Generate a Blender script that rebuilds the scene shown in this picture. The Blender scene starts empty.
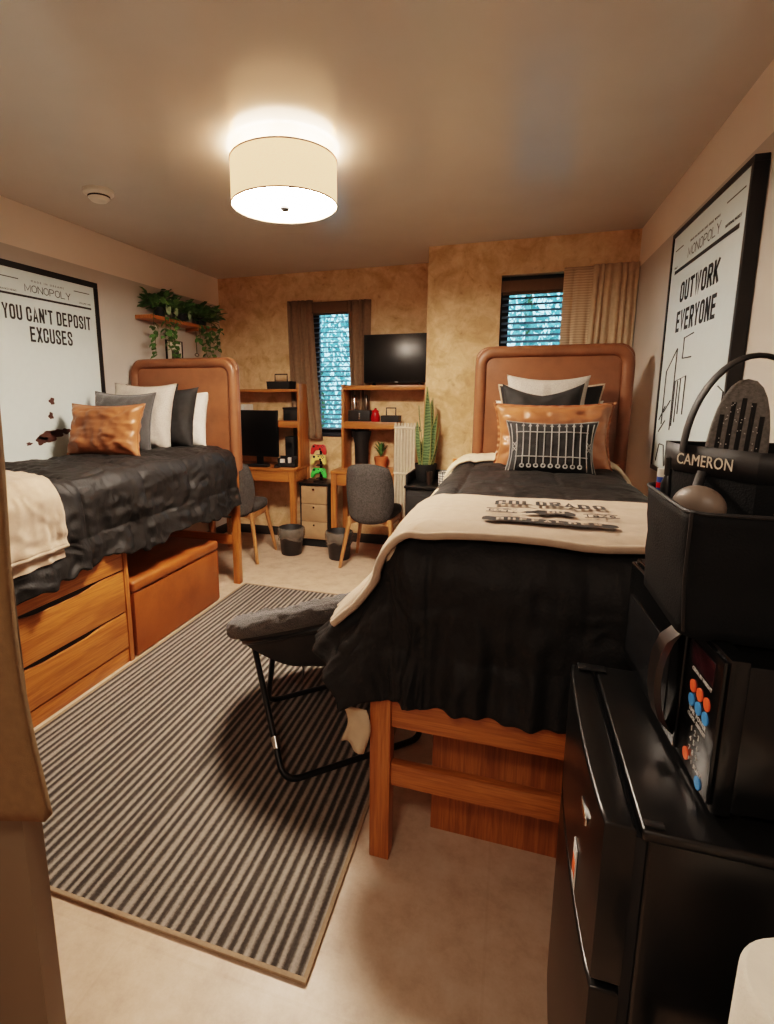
import bpy, bmesh, math, random
from mathutils import Vector, Matrix, noise, Euler
random.seed(7)
PI = math.pi
scn = bpy.context.scene
COL = scn.collection

# ------------------------------------------------------------------ materials
def _new(name):
    m = bpy.data.materials.new(name); m.use_nodes = True
    nt = m.node_tree
    return m, nt, nt.nodes['Principled BSDF']

def N(nt, t, **kw):
    n = nt.nodes.new(t)
    for k, v in kw.items():
        if k in n.inputs: n.inputs[k].default_value = v
        else: setattr(n, k, v)
    return n

def L(nt, a, b): nt.links.new(a, b)

def ramp(nt, stops, fac):
    r = nt.nodes.new('ShaderNodeValToRGB')
    e = r.color_ramp.elements
    while len(e) < len(stops): e.new(0.5)
    for el, (p, c) in zip(e, stops):
        el.position = p; el.color = (c[0], c[1], c[2], 1)
    L(nt, fac, r.inputs['Fac'])
    return r

def coords(nt, scale=(1, 1, 1), kind='Object', rot=(0, 0, 0)):
    tc = nt.nodes.new('ShaderNodeTexCoord')
    mp = nt.nodes.new('ShaderNodeMapping')
    mp.inputs['Scale'].default_value = scale
    mp.inputs['Rotation'].default_value = rot
    L(nt, tc.outputs[kind], mp.inputs['Vector'])
    return mp.outputs['Vector']

def srgb(r, g, b):
    f = lambda c: (c/255/12.92) if c/255 <= .04045 else ((c/255+.055)/1.055)**2.4
    return (f(r), f(g), f(b))

def plain(name, col, rough=.5, metal=0, var=.12, scale=30, bump=0.0, bscale=None, coat=0, sheen=0, spec=None, emis=None, estr=0):
    m, nt, b = _new(name)
    v = coords(nt)
    n = N(nt, 'ShaderNodeTexNoise', Scale=scale, Detail=4.0)
    L(nt, v, n.inputs['Vector'])
    d = [max(0, c*(1-var)) for c in col]; l = [min(1, c*(1+var)) for c in col]
    r = ramp(nt, [(.3, d), (.7, l)], n.outputs['Fac'])
    L(nt, r.outputs['Color'], b.inputs['Base Color'])
    b.inputs['Roughness'].default_value = rough
    b.inputs['Metallic'].default_value = metal
    if spec is not None: b.inputs['Specular IOR Level'].default_value = spec
    if coat: b.inputs['Coat Weight'].default_value = coat
    if sheen:
        b.inputs['Sheen Weight'].default_value = sheen
        b.inputs['Sheen Roughness'].default_value = .6
    if bump:
        n2 = N(nt, 'ShaderNodeTexNoise', Scale=bscale or scale*4, Detail=6.0)
        L(nt, v, n2.inputs['Vector'])
        bp = N(nt, 'ShaderNodeBump', Strength=bump, Distance=.01)
        L(nt, n2.outputs['Fac'], bp.inputs['Height'])
        L(nt, bp.outputs['Normal'], b.inputs['Normal'])
    if emis:
        b.inputs['Emission Color'].default_value = (*emis, 1)
        b.inputs['Emission Strength'].default_value = estr
    return m

def wood(name, c1, c2, axis='z', rough=.38, scale=1.0):
    m, nt, b = _new(name)
    s = {'x': (1.2, 16, 16), 'y': (16, 1.2, 16), 'z': (16, 16, 1.2)}[axis]
    v = coords(nt, tuple(k*scale for k in s))
    n = N(nt, 'ShaderNodeTexNoise', Scale=1.6, Detail=6.0, Roughness=.62, Distortion=.7)
    L(nt, v, n.inputs['Vector'])
    s2 = {'x': (3, 90, 90), 'y': (90, 3, 90), 'z': (90, 90, 3)}[axis]
    v2 = coords(nt, s2)
    n2 = N(nt, 'ShaderNodeTexNoise', Scale=2.0, Detail=2.0)
    L(nt, v2, n2.inputs['Vector'])
    mid = [(a+b_)/2 for a, b_ in zip(c1, c2)]
    r = ramp(nt, [(.28, c2), (.46, mid), (.55, c1), (.68, mid), (.8, c1)], n.outputs['Fac'])
    r2 = ramp(nt, [(.35, (.72, .68, .62)), (.55, (1, 1, 1))], n2.outputs['Fac'])
    mx = N(nt, 'ShaderNodeMix', data_type='RGBA', blend_type='MULTIPLY')
    mx.inputs['Factor'].default_value = .8
    L(nt, r.outputs['Color'], mx.inputs[6]); L(nt, r2.outputs['Color'], mx.inputs[7])
    L(nt, mx.outputs[2], b.inputs['Base Color'])
    b.inputs['Roughness'].default_value = rough
    bp = N(nt, 'ShaderNodeBump', Strength=.12, Distance=.004)
    L(nt, n2.outputs['Fac'], bp.inputs['Height']); L(nt, bp.outputs['Normal'], b.inputs['Normal'])
    return m

M = {}
OAK1, OAK2 = srgb(196, 122, 58), srgb(150, 82, 32)
for ax in 'xyz': M['oak_'+ax] = wood('oak_'+ax, OAK1, OAK2, ax)
DES1, DES2 = srgb(190, 122, 62), srgb(160, 95, 45)
for ax in 'xz': M['desk_'+ax] = wood('desk_'+ax, DES1, DES2, ax)
M['leg_wood'] = wood('chair_leg_wood', srgb(190, 135, 85), srgb(160, 108, 62), 'z')
def leather(name, c):
    m, nt, b = _new(name)
    v = coords(nt)
    n = N(nt, 'ShaderNodeTexNoise', Scale=5.0, Detail=5.0, Roughness=.6)
    L(nt, v, n.inputs['Vector'])
    r = ramp(nt, [(.3, [k*.72 for k in c]), (.5, c), (.72, [min(1, k*1.18) for k in c])], n.outputs['Fac'])
    L(nt, r.outputs['Color'], b.inputs['Base Color'])
    b.inputs['Roughness'].default_value = .42
    vo = N(nt, 'ShaderNodeTexVoronoi', Scale=260.0)
    L(nt, v, vo.inputs['Vector'])
    bp = N(nt, 'ShaderNodeBump', Strength=.12, Distance=.003)
    L(nt, vo.outputs['Distance'], bp.inputs['Height']); L(nt, bp.outputs['Normal'], b.inputs['Normal'])
    return m
M['leather_head'] = leather('cognac_leather_headboard', srgb(128, 80, 52))
M['leather_pil'] = leather('cognac_leather_pillow', srgb(156, 98, 62))
M['leather_ott'] = leather('cognac_leather_ottoman', srgb(150, 80, 32))

M['black_fabric'] = plain('black_comforter_fabric', srgb(27, 25, 24), .6, var=.18, scale=22, bump=.25, bscale=90, spec=.3)
M['cream_fabric'] = plain('cream_fleece', srgb(188, 162, 140), .9, var=.06, scale=40, bump=.3, bscale=500, sheen=.15)
M['tan_lining'] = plain('tan_lining', srgb(196, 158, 116), .85, var=.06)
M['binding'] = plain('rug_binding', srgb(150, 126, 102), .9, var=.1, scale=80)
M['sheet'] = plain('cream_sheet', srgb(200, 178, 152), .85, var=.05)
M['gray_pillow'] = plain('charcoal_pillow', srgb(58, 56, 55), .9, var=.2, scale=60, bump=.3, bscale=300, sheen=.3)
M['light_pillow'] = plain('light_gray_woven', srgb(186, 176, 166), .95, var=.16, scale=160, bump=.4, bscale=400)
M['black_pillow'] = plain('black_pillow_fabric', srgb(27, 26, 26), .8, var=.2, scale=30, bump=.2, bscale=200)
M['white_pillow'] = plain('white_pillow_fabric', srgb(222, 214, 204), .9, var=.07, scale=90, bump=.3, bscale=300)
M['cream_line'] = plain('cream_embroidery', srgb(146, 143, 139), .9, var=.05)
M['print_black'] = plain('printed_black', srgb(40, 36, 34), .9, var=.1)
M['sherpa'] = plain('gray_sherpa', srgb(72, 68, 66), .95, var=.35, scale=120, bump=.9, bscale=220, sheen=.3)
M['sherpa_back'] = plain('gray_suede', srgb(52, 49, 47), .9, var=.12, scale=40, bump=.1)
M['chair_fabric'] = plain('gray_boucle', srgb(74, 71, 69), .95, var=.4, scale=90, bump=.6, bscale=200)
M['black_metal'] = plain('black_metal', srgb(24, 23, 23), .38, .3, var=.1)
M['black_plastic'] = plain('black_plastic', srgb(14, 14, 14), .35, var=.1)
M['black_matte'] = plain('black_matte', srgb(20, 19, 19), .65, var=.12)
M['fridge'] = plain('black_fridge_enamel', srgb(13, 12, 11), .28, var=.1, scale=200, bump=.04, bscale=700)
M['mw'] = plain('black_microwave_gloss', srgb(8, 8, 8), .22, var=.1)
M['mw_glass'] = plain('microwave_window_mesh', srgb(30, 30, 31), .25, var=.06)
M['chrome'] = plain('chrome', srgb(205, 203, 200), .2, 1.0, var=.03)
M['dark_chrome'] = plain('smoked_chrome', srgb(96, 86, 80), .3, .9, var=.04)
M['screen'] = plain('black_screen', srgb(7, 7, 8), .3, var=.05)
M['white_plastic'] = plain('white_plastic', srgb(232, 226, 216), .4, var=.03)
M['radiator'] = plain('cream_radiator_enamel', srgb(214, 196, 172), .4, var=.05)
M['terracotta'] = plain('terracotta', srgb(198, 112, 62), .7, var=.1)
M['red'] = plain('red_glass', srgb(176, 20, 24), .2, var=.1)
M['drawer_tan'] = plain('tan_drawer_front', srgb(176, 140, 104), .6, var=.08, scale=20)
M['paper'] = plain('poster_paper', srgb(205, 217, 216), .5, var=.015)
M['ink'] = plain('poster_ink', srgb(26, 24, 24), .6, var=.05)
M['frame_black'] = plain('black_picture_frame', srgb(14, 12, 12), .5, var=.1)
M['door_paint'] = plain('beige_door_paint', srgb(122, 104, 84), .55, var=.03, scale=4)
M['towel'] = plain('tan_canvas', srgb(126, 98, 66), .9, var=.08, scale=60, bump=.3, bscale=400)
M['curtain'] = plain('brown_curtain', srgb(140, 114, 90), .9, var=.1, scale=40, bump=.2, bscale=400)
M['blind'] = plain('blind_slat', srgb(96, 118, 140), .5, var=.05)
M['valance'] = plain('brown_valance', srgb(112, 84, 60), .7, var=.06)
M['win_frame'] = plain('dark_window_frame', srgb(30, 34, 44), .45, var=.05)
M['leaf'] = plain('green_leaf', srgb(86, 124, 66), .5, var=.4, scale=25)
M['leaf_light'] = plain('sage_leaf', srgb(160, 182, 148), .55, var=.2, scale=40)
M['stem'] = plain('plant_stem', srgb(78, 92, 44), .7, var=.2)
M['soil'] = plain('soil', srgb(52, 38, 28), .95, var=.3, scale=90)
M['bag'] = plain('clear_liner', srgb(150, 140, 128), .25, var=.3, scale=30)
M['bag'].node_tree.nodes['Principled BSDF'].inputs['Alpha'].default_value = .45
M['bin'] = plain('black_bin', srgb(34, 32, 32), .5, var=.1)
M['tote'] = plain('black_nylon', srgb(8, 8, 8), .75, spec=.25, var=.2, scale=40, bump=.2, bscale=300)
M['tote_band'] = plain('black_ribbon', srgb(24, 22, 22), .55, var=.1)
M['rubber'] = plain('gray_foam_sole', srgb(112, 108, 104), .85, var=.25, scale=160, bump=.4, bscale=300)
M['text_cream'] = plain('cream_lettering', srgb(220, 205, 185), .7, var=.03)
M['orange_btn'] = plain('orange_button', srgb(232, 96, 48), .5, var=.03)
M['blue_btn'] = plain('blue_button', srgb(66, 140, 205), .5, var=.03)
M['white_btn'] = plain('white_button_print', srgb(205, 200, 196), .5, var=.03)
M['display'] = plain('maroon_display', srgb(48, 16, 22), .2, var=.03)
M['green_ctl'] = plain('green_controller', srgb(70, 205, 80), .45, var=.05)
M['yellow_ctl'] = plain('pale_yellow_controller', srgb(236, 214, 120), .45, var=.05)
M['red_ctl'] = plain('red_controller', srgb(206, 42, 34), .45, var=.05)
M['blue'] = plain('blue_tube', srgb(40, 84, 170), .35, var=.05)
M['beige'] = plain('beige_tube', srgb(196, 150, 122), .5, var=.05)
M['soap_gray'] = plain('soap_case_gray', srgb(122, 108, 97), .45, var=.05)
M['tissue'] = plain('white_tissue', srgb(236, 226, 212), .95, var=.04, bump=.2, bscale=200)
M['cardboard'] = plain('cardboard_core', srgb(50, 38, 28), .9, var=.1)
M['brown_fig'] = plain('brown_ink', srgb(70, 40, 30), .6, var=.1)
M['lens'] = plain('photo_print', srgb(70, 66, 64), .5, var=.8, scale=14)
M['skirting'] = plain('skirting_dark', srgb(58, 50, 44), .6, var=.1)

def wallpaper():
    m, nt, b = _new('burl_wallpaper')
    v = coords(nt)
    n0 = N(nt, 'ShaderNodeTexNoise', Scale=3.2, Detail=4.0, Distortion=1.6)
    L(nt, v, n0.inputs['Vector'])
    n1 = N(nt, 'ShaderNodeTexNoise', Scale=12.0, Detail=9.0, Roughness=.74, Distortion=.8)
    L(nt, v, n1.inputs['Vector'])
    r1 = ramp(nt, [(.26, srgb(172, 128, 84)), (.38, srgb(218, 176, 130)), (.56, srgb(234, 196, 152)), (.74, srgb(242, 212, 174))], n1.outputs['Fac'])
    r0 = ramp(nt, [(.36, (.74, .64, .50)), (.52, (1, 1, 1))], n0.outputs['Fac'])
    mx = N(nt, 'ShaderNodeMix', data_type='RGBA', blend_type='MULTIPLY'); mx.inputs['Factor'].default_value = .75
    L(nt, r1.outputs['Color'], mx.inputs[6]); L(nt, r0.outputs['Color'], mx.inputs[7])
    vo = N(nt, 'ShaderNodeTexVoronoi', Scale=7.0)
    nv = N(nt, 'ShaderNodeVectorMath', operation='ADD'); L(nt, v, nv.inputs[0])
    nn = N(nt, 'ShaderNodeTexNoise', Scale=6.0); L(nt, v, nn.inputs['Vector'])
    sc = N(nt, 'ShaderNodeVectorMath', operation='SCALE'); sc.inputs['Scale'].default_value = .25
    L(nt, nn.outputs['Color'], sc.inputs[0]); L(nt, sc.outputs[0], nv.inputs[1]); L(nt, nv.outputs[0], vo.inputs['Vector'])
    rk = ramp(nt, [(.05, (.62, .5, .38)), (.16, (1, 1, 1))], vo.outputs['Distance'])
    mx2 = N(nt, 'ShaderNodeMix', data_type='RGBA', blend_type='MULTIPLY'); mx2.inputs['Factor'].default_value = .55
    L(nt, mx.outputs[2], mx2.inputs[6]); L(nt, rk.outputs['Color'], mx2.inputs[7])
    L(nt, mx2.outputs[2], b.inputs['Base Color'])
    b.inputs['Roughness'].default_value = .6
    return m
M['wallpaper'] = wallpaper()

def twotone():
    m, nt, b = _new('two_tone_wall_paint')
    tc = nt.nodes.new('ShaderNodeTexCoord'); sp = nt.nodes.new('ShaderNodeSeparateXYZ')
    L(nt, tc.outputs['Object'], sp.inputs[0])
    n = N(nt, 'ShaderNodeTexNoise', Scale=2.5, Detail=3.0); L(nt, tc.outputs['Object'], n.inputs['Vector'])
    g = N(nt, 'ShaderNodeMath', operation='GREATER_THAN'); g.inputs[1].default_value = 2.245
    L(nt, sp.outputs['Z'], g.inputs[0])
    mx = N(nt, 'ShaderNodeMix', data_type='RGBA')
    mx.inputs[6].default_value = (*srgb(200, 191, 182), 1); mx.inputs[7].default_value = (*srgb(244, 228, 214), 1)
    L(nt, g.outputs[0], mx.inputs['Factor'])
    r = ramp(nt, [(.3, (.94, .94, .94)), (.7, (1, 1, 1))], n.outputs['Fac'])
    mu = N(nt, 'ShaderNodeMix', data_type='RGBA', blend_type='MULTIPLY'); mu.inputs['Factor'].default_value = 1
    L(nt, mx.outputs[2], mu.inputs[6]); L(nt, r.outputs['Color'], mu.inputs[7])
    L(nt, mu.outputs[2], b.inputs['Base Color']); b.inputs['Roughness'].default_value = .55
    return m
M['wall'] = twotone()
M['ceiling'] = plain('satin_ceiling_paint', srgb(212, 206, 199), .2, var=.03, scale=3, bump=.02, bscale=120)

def floor_mat():
    m, nt, b = _new('beige_vinyl_floor')
    v = coords(nt)
    n = N(nt, 'ShaderNodeTexNoise', Scale=9.0, Detail=8.0, Roughness=.7); L(nt, v, n.inputs['Vector'])
    r = ramp(nt, [(.3, srgb(178, 150, 126)), (.5, srgb(200, 172, 148)), (.7, srgb(212, 188, 166))], n.outputs['Fac'])
    br = N(nt, 'ShaderNodeTexBrick', Scale=1.0); br.offset = 0
    br.inputs['Color1'].default_value = (1, 1, 1, 1); br.inputs['Color2'].default_value = (.97, .97, .97, 1)
    br.inputs['Mortar'].default_value = (.95, .94, .93, 1)
    br.inputs['Mortar Size'].default_value = .004; br.inputs['Brick Width'].default_value = .9; br.inputs['Row Height'].default_value = .9
    L(nt, v, br.inputs['Vector'])
    mu = N(nt, 'ShaderNodeMix', data_type='RGBA', blend_type='MULTIPLY'); mu.inputs['Factor'].default_value = 1
    L(nt, r.outputs['Color'], mu.inputs[6]); L(nt, br.outputs['Color'], mu.inputs[7])
    L(nt, mu.outputs[2], b.inputs['Base Color']); b.inputs['Roughness'].default_value = .42
    return m
M['floor'] = floor_mat()

def rug_mat():
    m, nt, b = _new('striped_rug_weave')
    tc = nt.nodes.new('ShaderNodeTexCoord'); sp = nt.nodes.new('ShaderNodeSeparateXYZ')
    L(nt, tc.outputs['Object'], sp.inputs[0])
    mu = N(nt, 'ShaderNodeMath', operation='MULTIPLY'); mu.inputs[1].default_value = 2*PI/.0312
    L(nt, sp.outputs['X'], mu.inputs[0])
    nx = N(nt, 'ShaderNodeTexNoise', Scale=1.0, Detail=2.0); L(nt, coords(nt, (24, .25, 0)), nx.inputs['Vector'])
    nm = N(nt, 'ShaderNodeMath', operation='MULTIPLY_ADD'); nm.inputs[1].default_value = 5.0; L(nt, nx.outputs['Fac'], nm.inputs[0]); L(nt, mu.outputs[0], nm.inputs[2])
    sn = N(nt, 'ShaderNodeMath', operation='SINE'); L(nt, nm.outputs[0], sn.inputs[0])
    n = N(nt, 'ShaderNodeTexNoise', Scale=1.0, Detail=5.0, Roughness=.7)
    L(nt, coords(nt, (140, 22, 1)), n.inputs['Vector'])
    n2 = N(nt, 'ShaderNodeTexNoise', Scale=130.0, Detail=3.0, Roughness=.8); L(nt, tc.outputs['Object'], n2.inputs['Vector'])
    a1 = N(nt, 'ShaderNodeMath', operation='MULTIPLY_ADD'); a1.inputs[1].default_value = 1.5; a1.inputs[2].default_value = -.75
    L(nt, n.outputs['Fac'], a1.inputs[0])
    ad = N(nt, 'ShaderNodeMath', operation='ADD'); L(nt, sn.outputs[0], ad.inputs[0]); L(nt, a1.outputs[0], ad.inputs[1])
    a2 = N(nt, 'ShaderNodeMath', operation='MULTIPLY_ADD'); a2.inputs[1].default_value = 1.6; a2.inputs[2].default_value = -.8
    L(nt, n2.outputs['Fac'], a2.inputs[0])
    ad2 = N(nt, 'ShaderNodeMath', operation='ADD'); L(nt, ad.outputs[0], ad2.inputs[0]); L(nt, a2.outputs[0], ad2.inputs[1])
    mr = N(nt, 'ShaderNodeMapRange'); mr.inputs[1].default_value = -1.3; mr.inputs[2].default_value = 1.3
    L(nt, ad2.outputs[0], mr.inputs[0])
    r = ramp(nt, [(.12, srgb(54, 48, 43)), (.40, srgb(82, 74, 66)), (.56, srgb(126, 116, 106)), (.92, srgb(168, 156, 145))], mr.outputs[0])
    L(nt, r.outputs['Color'], b.inputs['Base Color']); b.inputs['Roughness'].default_value = .95
    bp = N(nt, 'ShaderNodeBump', Strength=.8, Distance=.006)
    L(nt, ad2.outputs[0], bp.inputs['Height']); L(nt, bp.outputs['Normal'], b.inputs['Normal'])
    return m
M['rug'] = rug_mat()

def emis_mat(name, col, strength, weave=0):
    m, nt, b = _new(name)
    n = N(nt, 'ShaderNodeTexNoise', Scale=140.0, Detail=2.0)
    L(nt, coords(nt, (1, 1, 6) if weave else (1, 1, 1)), n.inputs['Vector'])
    r = ramp(nt, [(.2, [c*(1-weave) for c in col]), (.8, col)], n.outputs['Fac'])
    L(nt, r.outputs['Color'], b.inputs['Emission Color']); b.inputs['Emission Strength'].default_value = strength
    L(nt, r.outputs['Color'], b.inputs['Base Color']); b.inputs['Roughness'].default_value = .8
    return m
M['shade'] = emis_mat('cream_linen_shade_lit', (1.0, .56, .28), 1.0, .25)
M['diffuser'] = emis_mat('frosted_diffuser_lit', (1.0, .82, .66), 78.0)
M['bulb'] = emis_mat('lamp_upper_glow', (1.0, .78, .58), 7.0)

def glass_mat():
    m, nt, b = _new('window_glass'); nt.nodes.remove(b)
    t = nt.nodes.new('ShaderNodeBsdfTransparent'); t.inputs[0].default_value = (.86, .94, .96, 1)
    g = nt.nodes.new('ShaderNodeBsdfGlossy'); g.inputs['Roughness'].default_value = .03
    f = nt.nodes.new('ShaderNodeFresnel'); f.inputs[0].default_value = 1.45
    mx = nt.nodes.new('ShaderNodeMixShader')
    L(nt, f.outputs[0], mx.inputs[0]); L(nt, t.outputs[0], mx.inputs[1]); L(nt, g.outputs[0], mx.inputs[2])
    L(nt, mx.outputs[0], nt.nodes['Material Output'].inputs['Surface'])
    return m
M['glass'] = glass_mat()
M['clear'] = plain('clear_acrylic', srgb(200, 205, 205), .1, var=.03)
M['clear'].node_tree.nodes['Principled BSDF'].inputs['Alpha'].default_value = .35

def foliage_mat():
    m, nt, b = _new('outdoor_foliage')
    n = N(nt, 'ShaderNodeTexNoise', Scale=7.0, Detail=4.0); L(nt, coords(nt), n.inputs['Vector'])
    r = ramp(nt, [(.3, srgb(84, 140, 140)), (.55, srgb(130, 184, 186)), (.75, srgb(180, 220, 224))], n.outputs['Fac'])
    L(nt, r.outputs['Color'], b.inputs['Base Color']); b.inputs['Roughness'].default_value = .6
    return m
M['foliage'] = foliage_mat()

def check_mat():
    m, nt, b = _new('black_white_plaid')
    tc = nt.nodes.new('ShaderNodeTexCoord')
    ws = []
    for d in 'XZ':
        w = N(nt, 'ShaderNodeTexWave', Scale=16.0); w.bands_direction = d; L(nt, tc.outputs['Object'], w.inputs['Vector']); ws.append(w)
    ad = N(nt, 'ShaderNodeMath', operation='MAXIMUM'); L(nt, ws[0].outputs['Fac'], ad.inputs[0]); L(nt, ws[1].outputs['Fac'], ad.inputs[1])
    r = ramp(nt, [(.80, srgb(232, 226, 218)), (.88, srgb(50, 48, 50))], ad.outputs[0])
    L(nt, r.outputs['Color'], b.inputs['Base Color']); b.inputs['Roughness'].default_value = .6
    return m
M['plaid'] = check_mat()

def ribbed_curtain():
    m, nt, b = _new('ribbed_tan_curtain')
    w = N(nt, 'ShaderNodeTexWave', Scale=18.0, Distortion=1.5); w.bands_direction = 'Z'
    L(nt, coords(nt), w.inputs['Vector'])
    r = ramp(nt, [(.2, srgb(188, 160, 132)), (.7, srgb(212, 184, 154))], w.outputs['Fac'])
    L(nt, r.outputs['Color'], b.inputs['Base Color']); b.inputs['Roughness'].default_value = .9
    return m
M['ribbed'] = ribbed_curtain()
M['curtain_tan'] = plain('tan_curtain', srgb(206, 180, 150), .9, var=.08, scale=30)

def snake_mat():
    m, nt, b = _new('snake_plant_leaf')
    w = N(nt, 'ShaderNodeTexWave', Scale=14.0, Distortion=9.0, Detail=4.0); w.bands_direction = 'Z'
    L(nt, coords(nt), w.inputs['Vector'])
    r = ramp(nt, [(.2, srgb(62, 84, 52)), (.8, srgb(104, 126, 84))], w.outputs['Fac'])
    L(nt, r.outputs['Color'], b.inputs['Base Color']); b.inputs['Roughness'].default_value = .45
    return m
M['snake'] = snake_mat()
M['snake_edge'] = plain('snake_leaf_edge', srgb(150, 150, 92), .5, var=.1)

# ------------------------------------------------------------------ mesh helpers
def add_box(bm, x0, x1, y0, y1, z0, z1, bev=0, seg=2):
    r = bmesh.ops.create_cube(bm, size=1)
    vs = r['verts']
    for v in vs:
        v.co = Vector(((x0+x1)/2+v.co.x*(x1-x0), (y0+y1)/2+v.co.y*(y1-y0), (z0+z1)/2+v.co.z*(z1-z0)))
    if bev > 0:
        es = list({e for v in vs for e in v.link_edges})
        bmesh.ops.bevel(bm, geom=es, offset=bev, segments=seg, profile=.5, affect='EDGES', clamp_overlap=True)
    return bm

def box(x0, x1, y0, y1, z0, z1, bev=0, seg=2):
    return add_box(bmesh.new(), x0, x1, y0, y1, z0, z1, bev, seg)

def add_tube(bm, pts, r, n=10, closed=False, flat=None):
    pts = [Vector(p) for p in pts]
    rings = []; k = len(pts); prev = None
    for i, p in enumerate(pts):
        a = pts[(i-1) % k] if (closed or i > 0) else p
        c = pts[(i+1) % k] if (closed or i < k-1) else p
        t = (c-a).normalized()
        if prev is None:
            ref = Vector((0, 0, 1)) if abs(t.z) < .9 else Vector((1, 0, 0))
            u = t.cross(ref).normalized()
        else:
            u = (prev-t*prev.dot(t)).normalized()
        prev = u; w = t.cross(u)
        rr = r[i] if isinstance(r, (list, tuple)) else r
        f = flat if flat else 1
        rings.append([bm.verts.new(p+(u*math.cos(2*PI*j/n)*rr+w*math.sin(2*PI*j/n)*rr*f)) for j in range(n)])
    m = k if closed else k-1
    for i in range(m):
        A, B = rings[i], rings[(i+1) % k]
        for j in range(n): bm.faces.new((A[j], A[(j+1) % n], B[(j+1) % n], B[j]))
    if not closed:
        bm.faces.new(rings[0][::-1]); bm.faces.new(rings[-1])
    return bm

def tube(pts, r, n=10, closed=False, flat=None): return add_tube(bmesh.new(), pts, r, n, closed, flat)

def add_lathe(bm, prof, c=(0, 0, 0), n=32, cap=True):
    rings = []
    for r, z in prof:
        rings.append([bm.verts.new((c[0]+r*math.cos(2*PI*j/n), c[1]+r*math.sin(2*PI*j/n), c[2]+z)) for j in range(n)])
    for A, B in zip(rings, rings[1:]):
        for j in range(n): bm.faces.new((A[j], A[(j+1) % n], B[(j+1) % n], B[j]))
    if cap:
        if prof[0][0] > 1e-5: bm.faces.new(rings[0][::-1])
        if prof[-1][0] > 1e-5: bm.faces.new(rings[-1])
    return bm

def lathe(prof, c=(0, 0, 0), n=32, cap=True): return add_lathe(bmesh.new(), prof, c, n, cap)

def add_prism(bm, poly, d0, d1, axis='y', bev=0):
    """poly: 2-D outline; extruded from d0 to d1 along axis ('y': (x,z), 'x': (y,z), 'z': (x,y))"""
    def P(a, b, d): return {'y': (a, d, b), 'x': (d, a, b), 'z': (a, b, d)}[axis]
    A = [bm.verts.new(P(a, b, d0)) for a, b in poly]; B = [bm.verts.new(P(a, b, d1)) for a, b in poly]
    n = len(poly); fs = [bm.faces.new(A), bm.faces.new(B[::-1])]
    for j in range(n): fs.append(bm.faces.new((A[j], B[j], B[(j+1) % n], A[(j+1) % n])))
    bmesh.ops.recalc_face_normals(bm, faces=fs)
    if bev:
        es = [e for f in fs[:2] for e in f.edges]
        bmesh.ops.bevel(bm, geom=list(set(es)), offset=bev, segments=3, profile=.5, affect='EDGES', clamp_overlap=True)
    return bm

def prism(poly, d0, d1, axis='y', bev=0): return add_prism(bmesh.new(), poly, d0, d1, axis, bev)

def grid(fn, nu, nv, wrap_u=False):
    bm = bmesh.new()
    V = [[bm.verts.new(fn(i/(nu if wrap_u else nu-1), j/(nv-1))) for j in range(nv)] for i in range(nu)]
    for i in range(nu if wrap_u else nu-1):
        for j in range(nv-1):
            bm.faces.new((V[i][j], V[(i+1) % nu][j], V[(i+1) % nu][j+1], V[i][j+1]))
    return bm

def rrect(w, h, r, n=6, cx=0, cy=0, corners=(1, 1, 1, 1)):
    pts = []
    for k, (sx, sy, a0) in enumerate(((1, 1, 0), (-1, 1, 90), (-1, -1, 180), (1, -1, 270))):
        rr = r*corners[k]
        if rr < 1e-6: pts.append((cx+sx*w/2, cy+sy*h/2)); continue
        for i in range(n+1):
            a = math.radians(a0+90*i/n)
            pts.append((cx+sx*(w/2-rr)+rr*math.cos(a), cy+sy*(h/2-rr)+rr*math.sin(a)))
    return pts

def finish(bm, angle=38):
    bmesh.ops.recalc_face_normals(bm, faces=bm.faces)
    for f in bm.faces: f.smooth = True
    for e in bm.edges:
        if len(e.link_faces) == 2 and e.calc_face_angle(0) > math.radians(angle): e.smooth = False

def tag(o, label=None, cat=None, group=None, kind=None):
    if label: o['label'] = label
    if cat: o['category'] = cat
    if group: o['group'] = group
    if kind: o['kind'] = kind
    return o

def obj(name, bm, mat, parent=None, angle=38, mats=None, recalc=True):
    """link a bmesh as ONE mesh object; vertices are given in world space (or in the parent's space if parent['_local'])"""
    if recalc: finish(bm, angle)
    else:
        for f in bm.faces: f.smooth = True
    me = bpy.data.meshes.new(name); bm.to_mesh(me); bm.free()
    for m_ in (mats or [mat]): me.materials.append(M[m_] if isinstance(m_, str) else m_)
    o = bpy.data.objects.new(name, me); COL.objects.link(o)
    if parent is not None:
        o.parent = parent
        top = parent
        Mx = Matrix.Identity(4)
        while top is not None:
            Mx = Matrix.LocRotScale(top.location, top.rotation_euler, None) @ Mx
            top = top.parent
        if not LOCAL.get(parent.name): me.transform(Mx.inverted())
        if LOCAL.get(parent.name): LOCAL[o.name] = True
    return o
LOCAL = {}

def thing(name, label, cat, loc=(0, 0, 0), rot=(0, 0, 0), group=None, local=False):
    o = bpy.data.objects.new(name, None); COL.objects.link(o)
    o.location = loc; o.rotation_euler = rot if isinstance(rot, tuple) else (0, 0, rot)
    o.empty_display_size = .1
    if local: LOCAL[o.name] = True
    return tag(o, label, cat, group)

def solo(name, bm, mat, label, cat, loc=None, group=None, angle=38, mats=None, local=False, rot=(0, 0, 0)):
    """a thing that is one mesh; origin moved to loc"""
    o = obj(name, bm, mat, None, angle, mats)
    if loc is not None:
        if not local: o.data.transform(Matrix.LocRotScale(Vector(loc), Euler(rot), None).inverted())
        o.location = loc; o.rotation_euler = rot
    if local: LOCAL[o.name] = True
    return tag(o, label, cat, group)

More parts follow.
